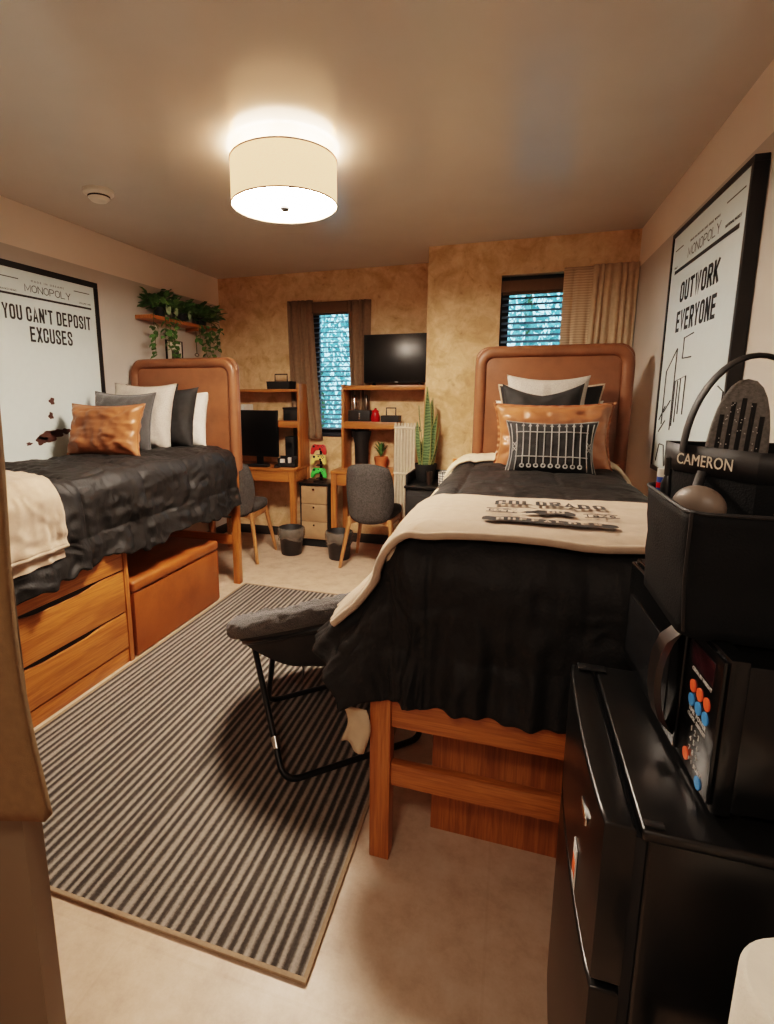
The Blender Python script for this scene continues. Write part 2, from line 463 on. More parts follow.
def dup(root, loc, rot=None, label=None):
    r = root.copy(); COL.objects.link(r); r.location = loc
    if rot is not None: r.rotation_euler = rot
    if label: r['label'] = label
    for ch in list(root.children):
        c = ch.copy(); COL.objects.link(c); c.parent = r
        for g in list(ch.children):
            d = g.copy(); COL.objects.link(d); d.parent = c
    return r

def struct(name, bm, mat, **kw):
    return tag(obj(name, bm, mat, **kw), kind='structure')

def text_bm(s, size, sx=1.0, bold=0.0, ext=.0008, spacing=1.0, align='CENTER'):
    cu = bpy.data.curves.new('lettering', 'FONT'); cu.body = s; cu.size = size
    cu.align_x = align; cu.align_y = 'CENTER'; cu.offset = bold; cu.extrude = ext; cu.space_character = spacing
    cu.resolution_u = 3
    o = bpy.data.objects.new('lettering', cu); COL.objects.link(o)
    dg = bpy.context.evaluated_depsgraph_get()
    me = bpy.data.meshes.new_from_object(o.evaluated_get(dg))
    bm = bmesh.new(); bm.from_mesh(me)
    bpy.data.objects.remove(o); bpy.data.curves.remove(cu); bpy.data.meshes.remove(me)
    for v in bm.verts: v.co.x *= sx
    return bm

def _arc(cx, cy, rx, ry, a0, a1, n=8):
    return [(cx+rx*math.cos(math.radians(a0+(a1-a0)*i/n)), cy+ry*math.sin(math.radians(a0+(a1-a0)*i/n))) for i in range(n+1)]
def _rr(w, h0, h1, r):   # closed tall rounded rectangle
    return _arc(w-r, h1-r, r, r, 90, 0)+_arc(w-r, h0+r, r, r, 0, -90)+_arc(r, h0+r, r, r, 270, 180)+_arc(r, h1-r, r, r, 180, 90)
def glyph(ch, w, r):
    """centre-line strokes of a block capital in a box w x 1; each entry (points, closed)"""
    h = .5
    G = {
     'O': [(_rr(w, 0, 1, r), True)], 'U': [([(0, 1)]+_arc(r, r, r, r, 180, 270)+_arc(w-r, r, r, r, 270, 360)+[(w, 1)], False)],
     'C': [([(w, .68)]+_arc(w-r, 1-r, r, r, 0, 90)+_arc(r, 1-r, r, r, 90, 180)+_arc(r, r, r, r, 180, 270)+_arc(w-r, r, r, r, 270, 360)+[(w, .32)], False)],
     'D': [([(0, 0), (0, 1)]+_arc(w-r, 1-r, r, r, 90, 0)+_arc(w-r, r, r, r, 0, -90)+[(0, 0)], False)],
     'P': [([(0, 0), (0, 1)]+_arc(w-r, 1-r, r, r, 90, 0)+_arc(w-r, .46+r, r, r, 0, -90)+[(0, .46)], False)],
     'R': [([(0, 0), (0, 1)]+_arc(w-r, 1-r, r, r, 90, 0)+_arc(w-r, .48+r, r, r, 0, -90)+[(0, .48)], False), ([(w*.55, .48), (w, 0)], False)],
     'S': [([(w, .74)]+_arc(w-r, 1-r, r, r, 0, 90)+_arc(r, 1-r, r, r, 90, 180)+[(0, .70), (w, .32)]+_arc(w-r, r, r, r, 0, -90)+_arc(r, r, r, r, 270, 180)+[(0, .26)], False)],
     'E': [([(w*.92, 1), (0, 1), (0, 0), (w*.92, 0)], False), ([(0, .52), (w*.8, .52)], False)],
     'F': [([(w*.92, 1), (0, 1), (0, 0)], False), ([(0, .52), (w*.8, .52)], False)],
     'L': [([(0, 1), (0, 0), (w*.9, 0)], False)], 'I': [([(0, 0), (0, 1)], False)],
     'T': [([(0, 1), (w, 1)], False), ([(w/2, 1), (w/2, 0)], False)],
     'N': [([(0, 0), (0, 1)], False), ([(0, 1), (w, 0)], False), ([(w, 0), (w, 1)], False)],
     'A': [([(0, 0), (w/2, 1), (w, 0)], False), ([(w*.2, .26), (w*.8, .26)], False)],
     'V': [([(0, 1), (w/2, 0), (w, 1)], False)], 'W': [([(0, 1), (w*.35, 0), (w*.7, 1), (w*1.05, 0), (w*1.4, 1)], False)],
     'X': [([(0, 0), (w, 1)], False), ([(0, 1), (w, 0)], False)], 'Y': [([(0, 1), (w/2, .45), (w, 1)], False), ([(w/2, .45), (w/2, 0)], False)],
     'K': [([(0, 0), (0, 1)], False), ([(0, .38), (w, 1)], False), ([(w*.3, .55), (w, 0)], False)],
     'M': [([(0, 0), (0, 1), (w*.6, .2), (w*1.2, 1), (w*1.2, 0)], False)],
     'B': [([(0, 0), (0, 1)]+_arc(w-r, 1-r, r, r, 90, 0)+_arc(w-r, .52+r, r, r, 0, -90)+[(0, .52)], False), ([(0, .52)]+_arc(w-r, .52-r, r, r, 90, 0)+_arc(w-r, r, r, r, 0, -90)+[(0, 0)], False)],
     "'": [([(0, 1), (0, .74)], False)],
    }
    return G[ch]
def block_text(s_, w=.34, t=.13, gap=.10, r=.15, serif=0):
    """block capitals made of flat thick strokes, height 1 plus stroke"""
    bm = bmesh.new(); x = 0
    def band(pts, closed):
        P = [Vector(p) for p in pts]
        if not closed:
            Q = [P[0]]
            for p in P[1:]:
                if (p-Q[-1]).length > 1e-5: Q.append(p)
            P = Q
        n = len(P); Ls = []; Rs = []
        for i, p in enumerate(P):
            a = P[i-1] if (closed or i) else None; c = P[(i+1) % n] if (closed or i < n-1) else None
            d1 = (p-a).normalized() if a is not None else (c-p).normalized(); d2 = (c-p).normalized() if c is not None else d1
            n1 = Vector((-d1.y, d1.x)); n2 = Vector((-d2.y, d2.x)); m_ = (n1+n2)
            m_ = m_.normalized() if m_.length > 1e-4 else n1
            k = min(1.9, 1/max(.3, m_.dot(n1)))
            off = m_*(t/2*k)
            q = Vector(p)
            if not closed and i == 0: q = q-d1*(t/2 if not serif else t/2)
            if not closed and i == n-1: q = q+d1*(t/2)
            Ls.append(bm.verts.new((x+(q+off).x, (q+off).y, 0))); Rs.append(bm.verts.new((x+(q-off).x, (q-off).y, 0)))
        for i in range(n if closed else n-1):
            j = (i+1) % n
            bm.faces.new((Ls[i], Ls[j], Rs[j], Rs[i]))
    for ch in s_:
        if ch == ' ': x += w*.55+gap; continue
        for pts, closed in glyph(ch, w, r): band(pts, closed)
        if serif and ch in 'LRAD':
            for px in ((0, w) if ch in 'RA' else (0,)): band([(px-serif, 0), (px+serif, 0)], False)
        adv = {'I': 0, "'": 0, 'W': w*1.4, 'M': w*1.2}.get(ch, w)
        x += adv+t+gap
    return bm
def fit(bm, w, h):
    xs = [v.co.x for v in bm.verts]; ys = [v.co.y for v in bm.verts]
    cx, cy = (min(xs)+max(xs))/2, (min(ys)+max(ys))/2
    kx, ky = w/(max(xs)-min(xs)), h/(max(ys)-min(ys))
    for v in bm.verts: v.co.x = (v.co.x-cx)*kx; v.co.y = (v.co.y-cy)*ky
    return bm

def xf(bm, mat4): bmesh.ops.transform(bm, matrix=mat4, verts=bm.verts); return bm

def join(*bms):
    out = bmesh.new()
    for b in bms:
        me = bpy.data.meshes.new('tmp'); b.to_mesh(me); b.free(); out.from_mesh(me); bpy.data.meshes.remove(me)
    return out

# ------------------------------------------------------------------ room
XL, XR, Y1, Y2, H, XB, YF = -2.783, .757, 4.62, 4.13, 2.495, -.672, -1.3
struct('floor', box(XL-.2, XR+.2, YF-.1, Y1+.2, -.1, 0), 'floor')
struct('ceiling', box(XL-.2, XR+.2, YF-.1, Y1+.2, H, H+.1), 'ceiling')
struct('wall_left', box(XL-.15, XL, YF-.1, Y1+.15, 0, H), 'wall')
struct('wall_right', box(XR, XR+.15, YF-.1, Y1+.15, 0, H), 'wall')
struct('wall_front', box(XL, XR, YF-.12, YF, 0, H), 'wall')
W1 = (-1.83, -1.385, 1.03, 2.225)
def holed(x0, x1, y0, y1, z0, z1, w):
    bm = bmesh.new()
    add_box(bm, x0, w[0], y0, y1, z0, z1); add_box(bm, w[1], x1, y0, y1, z0, z1)
    add_box(bm, w[0], w[1], y0, y1, z0, w[2]); add_box(bm, w[0], w[1], y0, y1, w[3], z1)
    return bm
struct('wall_back', holed(XL, XB, Y1, Y1+.13, 0, H, W1), 'wallpaper')
W2 = (-.135, .70, 1.15, 2.255)
bmw = holed(XB, XR, Y2, Y2+.13, 0, H, W2)
add_box(bmw, XB, XB+.1, Y2+.13, Y1+.13, 0, H)
struct('wall_bump', bmw, 'wallpaper')
struct('baseboard_left', box(XL, XL+.012, YF, Y1, 0, .09, .003), 'skirting')
struct('baseboard_back', box(XL+.012, XB, Y1-.012, Y1, 0, .09, .003), 'skirting')

def window(nm, w, y):
    x0, x1, z0, z1 = w
    bm = bmesh.new(); t = .06
    for a in ((x0, x0+t, z0, z1), (x1-t, x1, z0, z1), (x0+t, x1-t, z0, z0+t), (x0+t, x1-t, z1-t, z1)):
        add_box(bm, a[0], a[1], y+.07, y+.11, a[2], a[3], .004)
    fr = struct(nm, bm, 'win_frame')
    obj('window_glass', box(x0+t, x1-t, y+.085, y+.09, z0+t, z1-t), 'glass', fr)
    obj('window_sill', box(x0, x1, y-.015, y+.07, z0-.02, z0+.012, .004), 'win_frame', fr)
    return fr
window('window_1', W1, Y1)
window('window_2', W2, Y2)

def blind(w, y, ztop, zbot, label, tilt, step=.044):
    x0, x1 = w[0]+.012, w[1]-.012
    t = thing('window_blind', label, 'blind', ((x0+x1)/2, y+.035, zbot))
    obj('head_rail', box(x0, x1, y+.015, y+.055, ztop-.03, ztop, .004), 'valance', t)
    bm = bmesh.new(); z = ztop-.055
    while z > zbot+.03:
        s = bmesh.new(); add_box(s, x0, x1, -.019, .019, -.0012, .0012)
        xf(s, Matrix.Translation((0, y+.035, z)) @ Matrix.Rotation(tilt, 4, 'X'))
        me = bpy.data.meshes.new('t'); s.to_mesh(me); s.free(); bm.from_mesh(me); bpy.data.meshes.remove(me)
        z -= step
    obj('slats', bm, 'blind', t)
    for fx in (.2, .8): obj('ladder_cord', tube([(x0+(x1-x0)*fx, y+.012, ztop-.03), (x0+(x1-x0)*fx, y+.012, zbot+.02)], .0015, 5), 'blind', t)
    obj('bottom_rail', box(x0, x1, y+.018, y+.052, zbot, zbot+.018, .004), 'blind', t)
    return t
blind(W1, Y1, 2.15, 1.075, 'dark slatted blind lowered in the narrow window between two brown curtains', .35)
blind(W2, Y2, 2.15, 1.18, 'dark slatted blind lowered in the window behind the right bed', .55)
solo('window_valance', box(W1[0]-.02, W1[1]+.02, Y1-.03, Y1-.004, 2.13, 2.225, .004), 'valance', 'brown fabric strip above the narrow back window', 'valance', (-1.6, Y1-.02, 2.13))
solo('window_valance', box(W2[0]+.004, .30, Y2-.006, Y2+.012, 2.135, 2.215, .004), 'valance', 'brown fabric strip above the window over the right bed', 'valance', (.05, Y2, 2.135))

def curtain(x0, x1, xb0, xb1, y, z0, z1, nf, mat, label, amp=.022, sway=0):
    def fn(u, v):
        top0, top1 = x0, x1
        e = v**1.3
        a = top0+(xb0-top0)*e; b = top1+(xb1-top1)*e
        x = a+(b-a)*u
        ph = u*nf*2*PI+.6*math.sin(3*u+2*v)+1.1*math.sin(u*11.3+x0*9)+.5*v*math.sin(u*17)
        yy = y-amp*(.55+.45*v)*(1+math.sin(ph))-.006*noise.noise(Vector((x*9, v*3, 1)))
        return (x, yy, z1+(z0-z1)*v)
    bm = grid(fn, 90, 24)
    o = solo('curtain', bm, mat, label, 'curtain', ((xb0+xb1)/2, y, z0), angle=80)
    md = o.modifiers.new('thick', 'SOLIDIFY'); md.thickness = .004
    return o
curtain(-2.04, -1.795, -1.99, -1.715, Y1-.02, .985, 2.245, 5, 'curtain', 'brown curtain at the left of the narrow back window')
curtain(-1.455, -1.245, -1.40, -1.26, Y1-.02, 1.0, 2.225, 4, 'curtain', 'brown curtain at the right of the narrow back window, behind the television')
curtain(.285, .50, .285, .47, Y2-.03, 1.10, 2.27, 2.3, 'ribbed', 'ribbed tan curtain panel beside the blind over the right bed', .009)
curtain(.475, .752, .45, .745, Y2-.045, 1.10, 2.275, 6, 'curtain_tan', 'gathered tan curtain panel in the right corner, over the ribbed one', .02)

# outside: trees that stand beyond the windows
def tree(x, y, s, label, seed):
    rnd = random.Random(seed)
    t = thing('tree', label, 'tree', (x, y, -1.2), group=None)
    obj('trunk', tube([(x, y, -1.2), (x+.05*s, y, .4), (x-.1*s, y+.1, 2.6)], [.12*s, .09*s, .04*s], 8), 'stem', t)
    bm = bmesh.new()
    for i in range(5200):
        a = rnd.random()*2*PI; r = (rnd.random()**.6)*1.25*s; h = rnd.uniform(-.2, 3.4)
        c = Vector((x+r*math.cos(a), y+.7*r*math.sin(a), h))
        q = Euler((rnd.uniform(0, 6), rnd.uniform(0, 6), rnd.uniform(0, 6))).to_matrix()
        l, w = rnd.uniform(.035, .08), rnd.uniform(.015, .035)
        vs = [bm.verts.new(c+q @ Vector(k)) for k in ((-l, 0, 0), (0, -w, .01), (l, 0, 0), (0, w, .01))]
        bm.faces.new(vs)
    obj('foliage', bm, 'foliage', t, recalc=False)
tree(-2.75, 7.3, 1.0, 'leafy tree outside the narrow back window', 3)
tree(.2, 6.9, 1.0, 'leafy tree outside the window over the right bed', 5)

# ------------------------------------------------------------------ ceiling fixtures
lx, ly = -1.05, 2.35
lamp = thing('ceiling_lamp', 'lit cream drum ceiling lamp with white diffuser and round dark finial', 'lamp', (lx, ly, H))
R = .240
obj('lamp_shade', lathe([(R-.004, 2.255), (R, 2.255), (R, 2.437), (R-.004, 2.437), (R-.004, 2.255)], (lx, ly, 0), 64, False), 'shade', lamp)
bm = bmesh.new()
for z in (2.253, 2.438):
    add_tube(bm, [(lx+R*math.cos(a*2*PI/64), ly+R*math.sin(a*2*PI/64), z) for a in range(64)], .0035, 6, True)
obj('shade_trim', bm, 'dark_chrome', lamp)
obj('diffuser', lathe([(0, 2.262), (R-.006, 2.262), (R-.006, 2.266), (0, 2.266)], (lx, ly, 0), 64), 'diffuser', lamp)
obj('finial', lathe([(.0, 2.236), (.016, 2.236), (.022, 2.243), (.022, 2.25), (.008, 2.262)], (lx, ly, 0), 20), 'black_metal', lamp)
obj('upper_glow', lathe([(0, 2.405), (.224, 2.405), (.224, 2.41), (0, 2.41)], (lx, ly, 0), 48), 'bulb', lamp)
obj('ceiling_plate', lathe([(.07, 2.422), (.075, 2.45), (.085, H)], (lx, ly, 0), 32), 'dark_chrome', lamp)
sd = thing('smoke_detector', 'small round white smoke detector on the ceiling left of the lamp', 'smoke detector', (-2.21, 2.49, H))
obj('base', lathe([(.078, H), (.078, H-.018), (.07, H-.022)], (-2.21, 2.49, 0), 32), 'white_plastic', sd)
obj('cap', lathe([(.058, H-.022), (.055, H-.04), (.04, H-.055), (.0, H-.057)], (-2.21, 2.49, 0), 32), 'white_plastic', sd)
obj('vent_ring', lathe([(.0565, H-.028), (.0575, H-.033), (.0555, H-.038)], (-2.21, 2.49, 0), 32, False), 'black_matte', sd)

# ------------------------------------------------------------------ rug
rx0, rx1, ry0, ry1 = -1.85, -.414, .947, 3.28
rug = thing('area_rug', 'gray ribbed striped area rug with tan binding on the floor', 'rug', ((rx0+rx1)/2, (ry0+ry1)/2, 0))
obj('weave', box(rx0, rx1, ry0, ry1, .001, .009), 'rug', rug)
bm = bmesh.new()
for a in ((rx0-.006, rx1+.006, ry0-.009, ry0+.004), (rx0-.006, rx1+.006, ry1-.004, ry1+.01), (rx0-.01, rx0+.005, ry0, ry1), (rx1-.005, rx1+.008, ry0, ry1)):
    add_box(bm, *a, .0005, .0115, .003)
obj('binding', bm, 'binding', rug)

# ------------------------------------------------------------------ bedding
class Drape:
    """sheet lying on a box and hanging over its sides"""
    def __init__(s, x0, x1, y0, y1, z, r=.08, flare=None, wr=.012, seed=0, quilt=None, puff=.012, gather=None, sag=0):
        s.r = r; s.x0, s.x1, s.y0, s.y1 = x0+r, x1-r, y0+r, y1
        s.z = z; s.flare = flare or (lambda th, x, y: .08); s.wr = wr; s.seed = seed; s.quilt = quilt; s.puff = puff
        s.gather = gather; s.sag = sag
    def P(s, a, b, off=0, wr=1.0):
        qx = min(max(a, s.x0), s.x1); qy = min(max(b, s.y0), s.y1)
        dx, dy = a-qx, b-qy
        n1 = noise.noise(Vector((a*3.1, b*3.1, s.seed+.5))); n2 = noise.noise(Vector((a*8, b*8, s.seed+7.5)))
        n3 = noise.noise(Vector((a*5, b*26, s.seed+3.5))); n4 = noise.noise(Vector((a*26, b*6, s.seed+9.5)))
        n5 = noise.noise(Vector((a*15+n1*2, b*15+n2*2, s.seed+1.5)))
        w = s.wr*wr*(n1*.8+n2*.55+(n3+n4)*.28+(1-2*abs(n5))*.30)
        pf = 0
        if s.quilt:
            ga, gb = s.quilt
            sa = abs(math.sin(PI*(a-s.x0)/ga)) if ga else 1
            sb = abs(math.sin(PI*(b-s.y0)/gb)) if gb else 1
            pf = (s.puff*min(1, (sa**.4)*(sb**.4))-s.puff)*(wr if wr < 1 else 1)
        r = s.r+off+pf*.9
        adx, ady = abs(dx), abs(dy)
        Lh = (adx**8+ady**8)**.125
        if Lh < 1e-6:
            return Vector((a, b, s.z+off+w+pf))
        d = Vector((dx, dy)); d.normalize()
        th = math.atan2(d.y, d.x)
        fl = s.flare(th, qx, qy)
        arc = r*PI/2
        if Lh < arc:
            t = Lh/r; hor = r*math.sin(t); drop = r*(1-math.cos(t))
        else:
            e = Lh-arc; hor = r+fl*e; drop = r+e*math.sqrt(max(.05, 1-fl*fl))
        k = min(1, Lh/(arc+.05))
        hang = max(0, Lh-arc)
        g = 0
        if s.gather:
            ga, gf = s.gather
            u = (qx+qy)*gf+th*1.6
            g = ga*min(1, hang/.3)*(math.sin(u*2*PI+2*n1)+.5*math.sin(u*4.7*PI+1))
        hor += w*k*1.3+g
        return Vector((qx+d.x*hor, qy+d.y*hor, s.z+off-drop+w*(1-k)+pf*(1-k)))

def sheet(dr, a0, a1, b0, b1, na, nb, off=0, wr=1.0, edge=None):
    def fn(u, v):
        a = a0+(a1-a0)*u; b = b0+(b1-b0)*v
        if edge: a, b = edge(u, v, a, b)
        return dr.P(a, b, off, wr)
    return grid(fn, na, nb)

def thicken(o, t, lining=False, off=1):
    md = o.modifiers.new('thick', 'SOLIDIFY'); md.thickness = t; md.offset = -1
    if lining: md.material_offset = 1; md.material_offset_rim = 1
    return o

def headboard(parent, x0, x1, y, z0, z1, yth=.075):
    w, h = x1-x0, z1-z0; cx, cz = (x0+x1)/2, (z0+z1)/2
    out = rrect(w, h, .085, 8, cx, cz, (1, 1, .15, .15))
    hb = obj('headboard', prism(out, y+.02, y+yth, 'y', .014), 'leather_head', parent)
    # padded roll along the two sides and the top
    r = .036
    pts = [(x0+r, z0)]
    rc = .085
    for i in range(9):
        a = math.radians(180-90*i/8); pts.append((x0+r+rc*(1+math.cos(a)), z1-r-rc+rc*math.sin(a)))
    for i in range(9):
        a = math.radians(90-90*i/8); pts.append((x1-r-rc+rc*math.cos(a), z1-r-rc+rc*math.sin(a)))
    pts.append((x1-r, z0))
    obj('padded_border', tube([(a, y+.02, b) for a, b in pts], r, 14, flat=1.0), 'leather_head', hb)
    ins = .066
    inner = rrect(w-2*ins, h-ins, .05, 6, cx, cz-ins/2, (1, 1, 0, 0))
    obj('center_panel', prism(inner, y+.004, y+.03, 'y', .010), 'leather_head', hb)
    # stitched seam line
    sx0, sx1, sz1 = x0+ins+.004, x1-ins-.004, z1-ins-.004
    return hb

# --- left bed
BLx0, BLx1 = -2.765, -1.90
bed = thing('bed', 'lofted oak bed along the left wall with tall brown leather headboard', 'bed', (-2.33, 2.2, 0))
for x in (BLx1-.045, BLx0):
    obj('post', box(x, x+.05, 3.275, 3.325, 0, .98, .004), 'oak_z', bed)
    obj('post', box(x, x+.05, 1.10, 1.15, 0, .98, .004), 'oak_z', bed)
obj('side_rail', box(BLx1-.04, BLx1-.015, 1.15, 3.275, .70, .83, .004), 'oak_y', bed)
obj('side_rail', box(BLx0+.01, BLx0+.035, 1.15, 3.275, .70, .83, .004), 'oak_y', bed)
for z in (.30, .52, .74):
    obj('head_rail', box(BLx0+.05, BLx1-.045, 3.285, 3.31, z, z+.075, .004), 'oak_x', bed)
obj('mattress', box(BLx0+.01, BLx1-.02, 1.12, 3.27, .80, .985, .03, 3), 'sheet', bed)
headboard(bed, BLx0, -1.868, 3.285, .86, 1.662, .06)
fl = lambda th, x, y: .10+.05*math.sin(5*y)
DL = Drape(BLx0+.0, -1.875, .9, 3.265, 1.045, .13, fl, .020, 3, (.33, .42), .030, (.010, 4.2))
def edgeL(u, v, a, b):
    if u > .9: a += (.018*math.sin(b*9)+.010*math.sin(b*37+2*math.sin(b*11)))*(u-.9)/.1
    return a, b
o = solo('comforter', sheet(DL, BLx0+.13, -1.875+.385, 1.0, 3.262, 150, 300, edge=edgeL), 'black_fabric', 'black quilted comforter hanging over the side of the left bed', 'comforter', (-2.33, 2.2, 1.0), angle=80)
thicken(o, .02)
bt = sheet(DL, -2.50, -1.875+.27, .95, 1.725, 70, 90, .026, .8)
th = solo('throw_blanket', bt, 'cream_fabric', 'cream fleece throw folded over the foot of the left bed', 'blanket', (-2.1, 1.5, 1.05), angle=80)
thicken(th, .012)
obj('under_fold', sheet(DL, -2.45, -1.875+.30, .95, 1.715, 70, 90, .008, .95), 'cream_fabric', th, angle=80)
hem = [DL.P(-1.875+.265, 1.725-.775*i/60, .020, .8) for i in range(61)]
obj('rolled_hem', tube(hem, .010, 8), 'cream_fabric', th, angle=80)

# --- right bed
BRx0, BRx1 = -.358, .60
bed2 = thing('bed', 'lofted oak bed on the right with wide brown leather headboard under the window', 'bed', (.12, 2.4, 0))
for x in (BRx0, BRx1-.06):
    obj('post', box(x, x+.062, 1.333, 1.393, 0, .64, .004), 'oak_z', bed2)
    obj('post', box(x, x+.062, 3.32, 3.38, 0, 1.0, .004), 'oak_z', bed2)
obj('foot_rail', box(BRx0+.062, BRx1-.06, 1.345, 1.375, .252, .326, .004), 'oak_x', bed2)
obj('foot_rail', box(BRx0+.062, BRx1-.06, 1.345, 1.375, .445, .58, .004), 'oak_x', bed2)
obj('foot_rail', box(BRx0+.062, BRx1-.06, 1.345, 1.375, .60, .66, .004), 'oak_x', bed2)
obj('side_rail', box(BRx0+.01, BRx0+.035, 1.393, 3.32, .70, .83, .004), 'oak_y', bed2)
obj('side_rail', box(BRx1-.035, BRx1-.01, 1.393, 3.32, .70, .83, .004), 'oak_y', bed2)
obj('mattress', box(BRx0+.02, BRx1-.02, 1.40, 3.31, .80, .975, .03, 3), 'sheet', bed2)
headboard(bed2, -.243, .645, 3.352, .80, 1.692)
def flR(th, x, y):
    # foot side hangs nearly straight; the corner and the left side near the foot flare out
    c = math.cos(th); s_ = math.sin(th)
    left = max(0, -c); foot = max(0, -s_)
    f = .06+.02*foot
    f += .62*left**3*math.exp(-((y-1.42)/.6)**2)
    f -= .0
    f += .10*math.exp(-((th+PI-.62)/.3)**2)
    return f
DR = Drape(BRx0, BRx1, 1.333, 3.30, 1.03, .16, flR, .014, 11, (.40, .42), .022, (.015, 6.2))
hL, hF, hR = .415, .475, .36
def edgeR(u, v, a, b):
    return a, b
def cf(u, v):
    a = BRx0-hL+(BRx1-BRx0+hL+hR)*u; b = 1.333-hF+.06+(3.30-1.333+hF-.06)*v
    return DR.P(a, b)
o = solo('comforter', grid(cf, 200, 240), 'black_fabric', 'black quilted comforter draped over the right bed down past its foot rail', 'comforter', (.12, 2.3, 1.0), angle=80, mats=['black_fabric', 'tan_lining'])
thicken(o, .018, True)
# cream folded edge near the pillows
def fe(u, v): return DR.P(BRx0-.16+(BRx1-BRx0+.30)*u, 2.99+.30*v, .012+.018*math.sin(PI*v)**.5, .6)
o = solo('top_sheet', grid(fe, 60, 24), 'sheet', 'cream sheet folded back under the pillows of the right bed', 'sheet', (.12, 3.15, 1.03), angle=80)
thicken(o, .01)
# the throw across the foot
def tr(u, v):
    a = BRx0-.32+(BRx1-BRx0+.32+.26)*u
    b = 1.335+.115*u**1.5+(.50-.06*u)*v+.05*math.sin(u*2.2+.3)*v
    b += .035*math.sin(PI*min(1, max(0, (u-.1)/.5)))*(1-v)
    return DR.P(a, b, .024, .4)
o = solo('throw_blanket', grid(tr, 180, 80), 'cream_fabric', 'cream fleece throw with black COLORADO lettering across the right bed', 'blanket', (.1, 1.7, 1.05), angle=80)
thicken(o, .012); throwR = o
hem = [tr(i/60, 0)+Vector((0, -.004, .0)) for i in range(61)]
obj('rolled_hem', tube(hem, .012, 8), 'cream_fabric', throwR, angle=80)
def on_throw(bm, x, y, bend=0, ang=0):
    """lay flat lettering on the throw; bend > 0 arches the line"""
    for _ in range(2):
        bmesh.ops.subdivide_edges(bm, edges=[e for e in bm.edges if e.calc_length() > .012], cuts=1)
    bmesh.ops.triangulate(bm, faces=bm.faces)
    for v in bm.verts:
        px, py = v.co.x, v.co.y
        if bend: py -= bend*px*px
        ca, sa = math.cos(ang), math.sin(ang)
        gx, gy = x+px*ca-py*sa, y+px*sa+py*ca
        p = DR.P(gx, gy, .024, .4)
        v.co = Vector((p.x, p.y, p.z+.009+v.co.z))
    return bm
AN = -.02
obj('lettering', on_throw(fit(block_text('COLORADO', .42, .23, .16, .12, .2), .325, .070), .12, 1.74, .9, AN), 'print_black', throwR)
bar = prism(rrect(.355, .046, .022, 6), 0, .0006, 'z')
bmesh.ops.subdivide_edges(bar, edges=[e for e in bar.edges if e.calc_length() > .1], cuts=10)
bmesh.ops.triangulate(bar, faces=bar.faces)
obj('lettering_bar', on_throw(bar, .105, 1.497, 0, AN), 'print_black', throwR)
obj('lettering', on_throw(xf(fit(block_text('BUFFALOES', .42, .2, .34, .12), .275, .022), Matrix.Translation((0, 0, .003))), .105, 1.498, 0, AN), 'cream_fabric', throwR)
# buffalo emblem with two letters, and a short ruled line of lettering at each side
buf = [(-.115, -.02), (-.10, .0), (-.085, .012), (-.06, .02), (-.045, .04), (-.02, .05), (.02, .052), (.05, .05), (.075, .05), (.095, .035), (.105, .01), (.10, -.015), (.085, -.03), (.07, -.032), (.05, -.022), (.02, -.02), (-.005, -.026), (-.03, -.045), (-.045, -.04), (-.04, -.02), (-.06, -.018), (-.085, -.035), (-.095, -.03), (-.09, -.018)]
eb = prism([(a*.70, b*.62) for a, b in buf], 0, .0006, 'z'); bmesh.ops.triangulate(eb, faces=eb.faces)
obj('emblem', on_throw(eb, .115, 1.60, 0, AN), 'print_black', throwR)
obj('emblem_letters', on_throw(xf(fit(block_text('CU', .5, .24, .16, .16), .048, .026), Matrix.Translation((.018, .007, .003))), .115, 1.60, 0, AN), 'cream_fabric', throwR)
for sx, s_ in ((-.135, 'EST.'), (.14, '1876')):
    obj('lettering', on_throw(fit(text_bm(s_, .042, .95, 0, .0003, 1.1), .075, .022), .115+sx, 1.60, 0, AN), 'print_black', throwR)
    for dy in (-.02, .02):
        ln = prism([(-.045, -.0035), (.045, -.0035), (.045, .0035), (-.045, .0035)], 0, .0006, 'z')
        obj('rule_line', on_throw(ln, .115+sx, 1.60+dy, 0, AN), 'print_black', throwR)
# corner of the sheet hanging out below the comforter
def sc(u, v):
    return Vector((-.435+.07*u+.012*math.sin(4*v), 1.325+.015*math.sin(6*u)*v, .50-.115*v-.025*u*v))
o = solo('bed_sheet', grid(sc, 12, 10), 'sheet', 'cream sheet corner poking out under the black comforter at the left foot corner', 'sheet', (-.37, 1.31, .45), angle=80)
thicken(o, .004)
# wooden chest under the right bed
uc = thing('under_bed_chest', 'oak chest standing on the floor under the foot of the right bed', 'chest', (.2, 1.8, 0))
obj('body', box(-.193, .56, 1.51, 2.1, .0, .60, .004), 'oak_z', uc)
obj('panel', box(-.193, .56, 1.495, 1.51, .0, .60, .003), 'oak_z', uc)

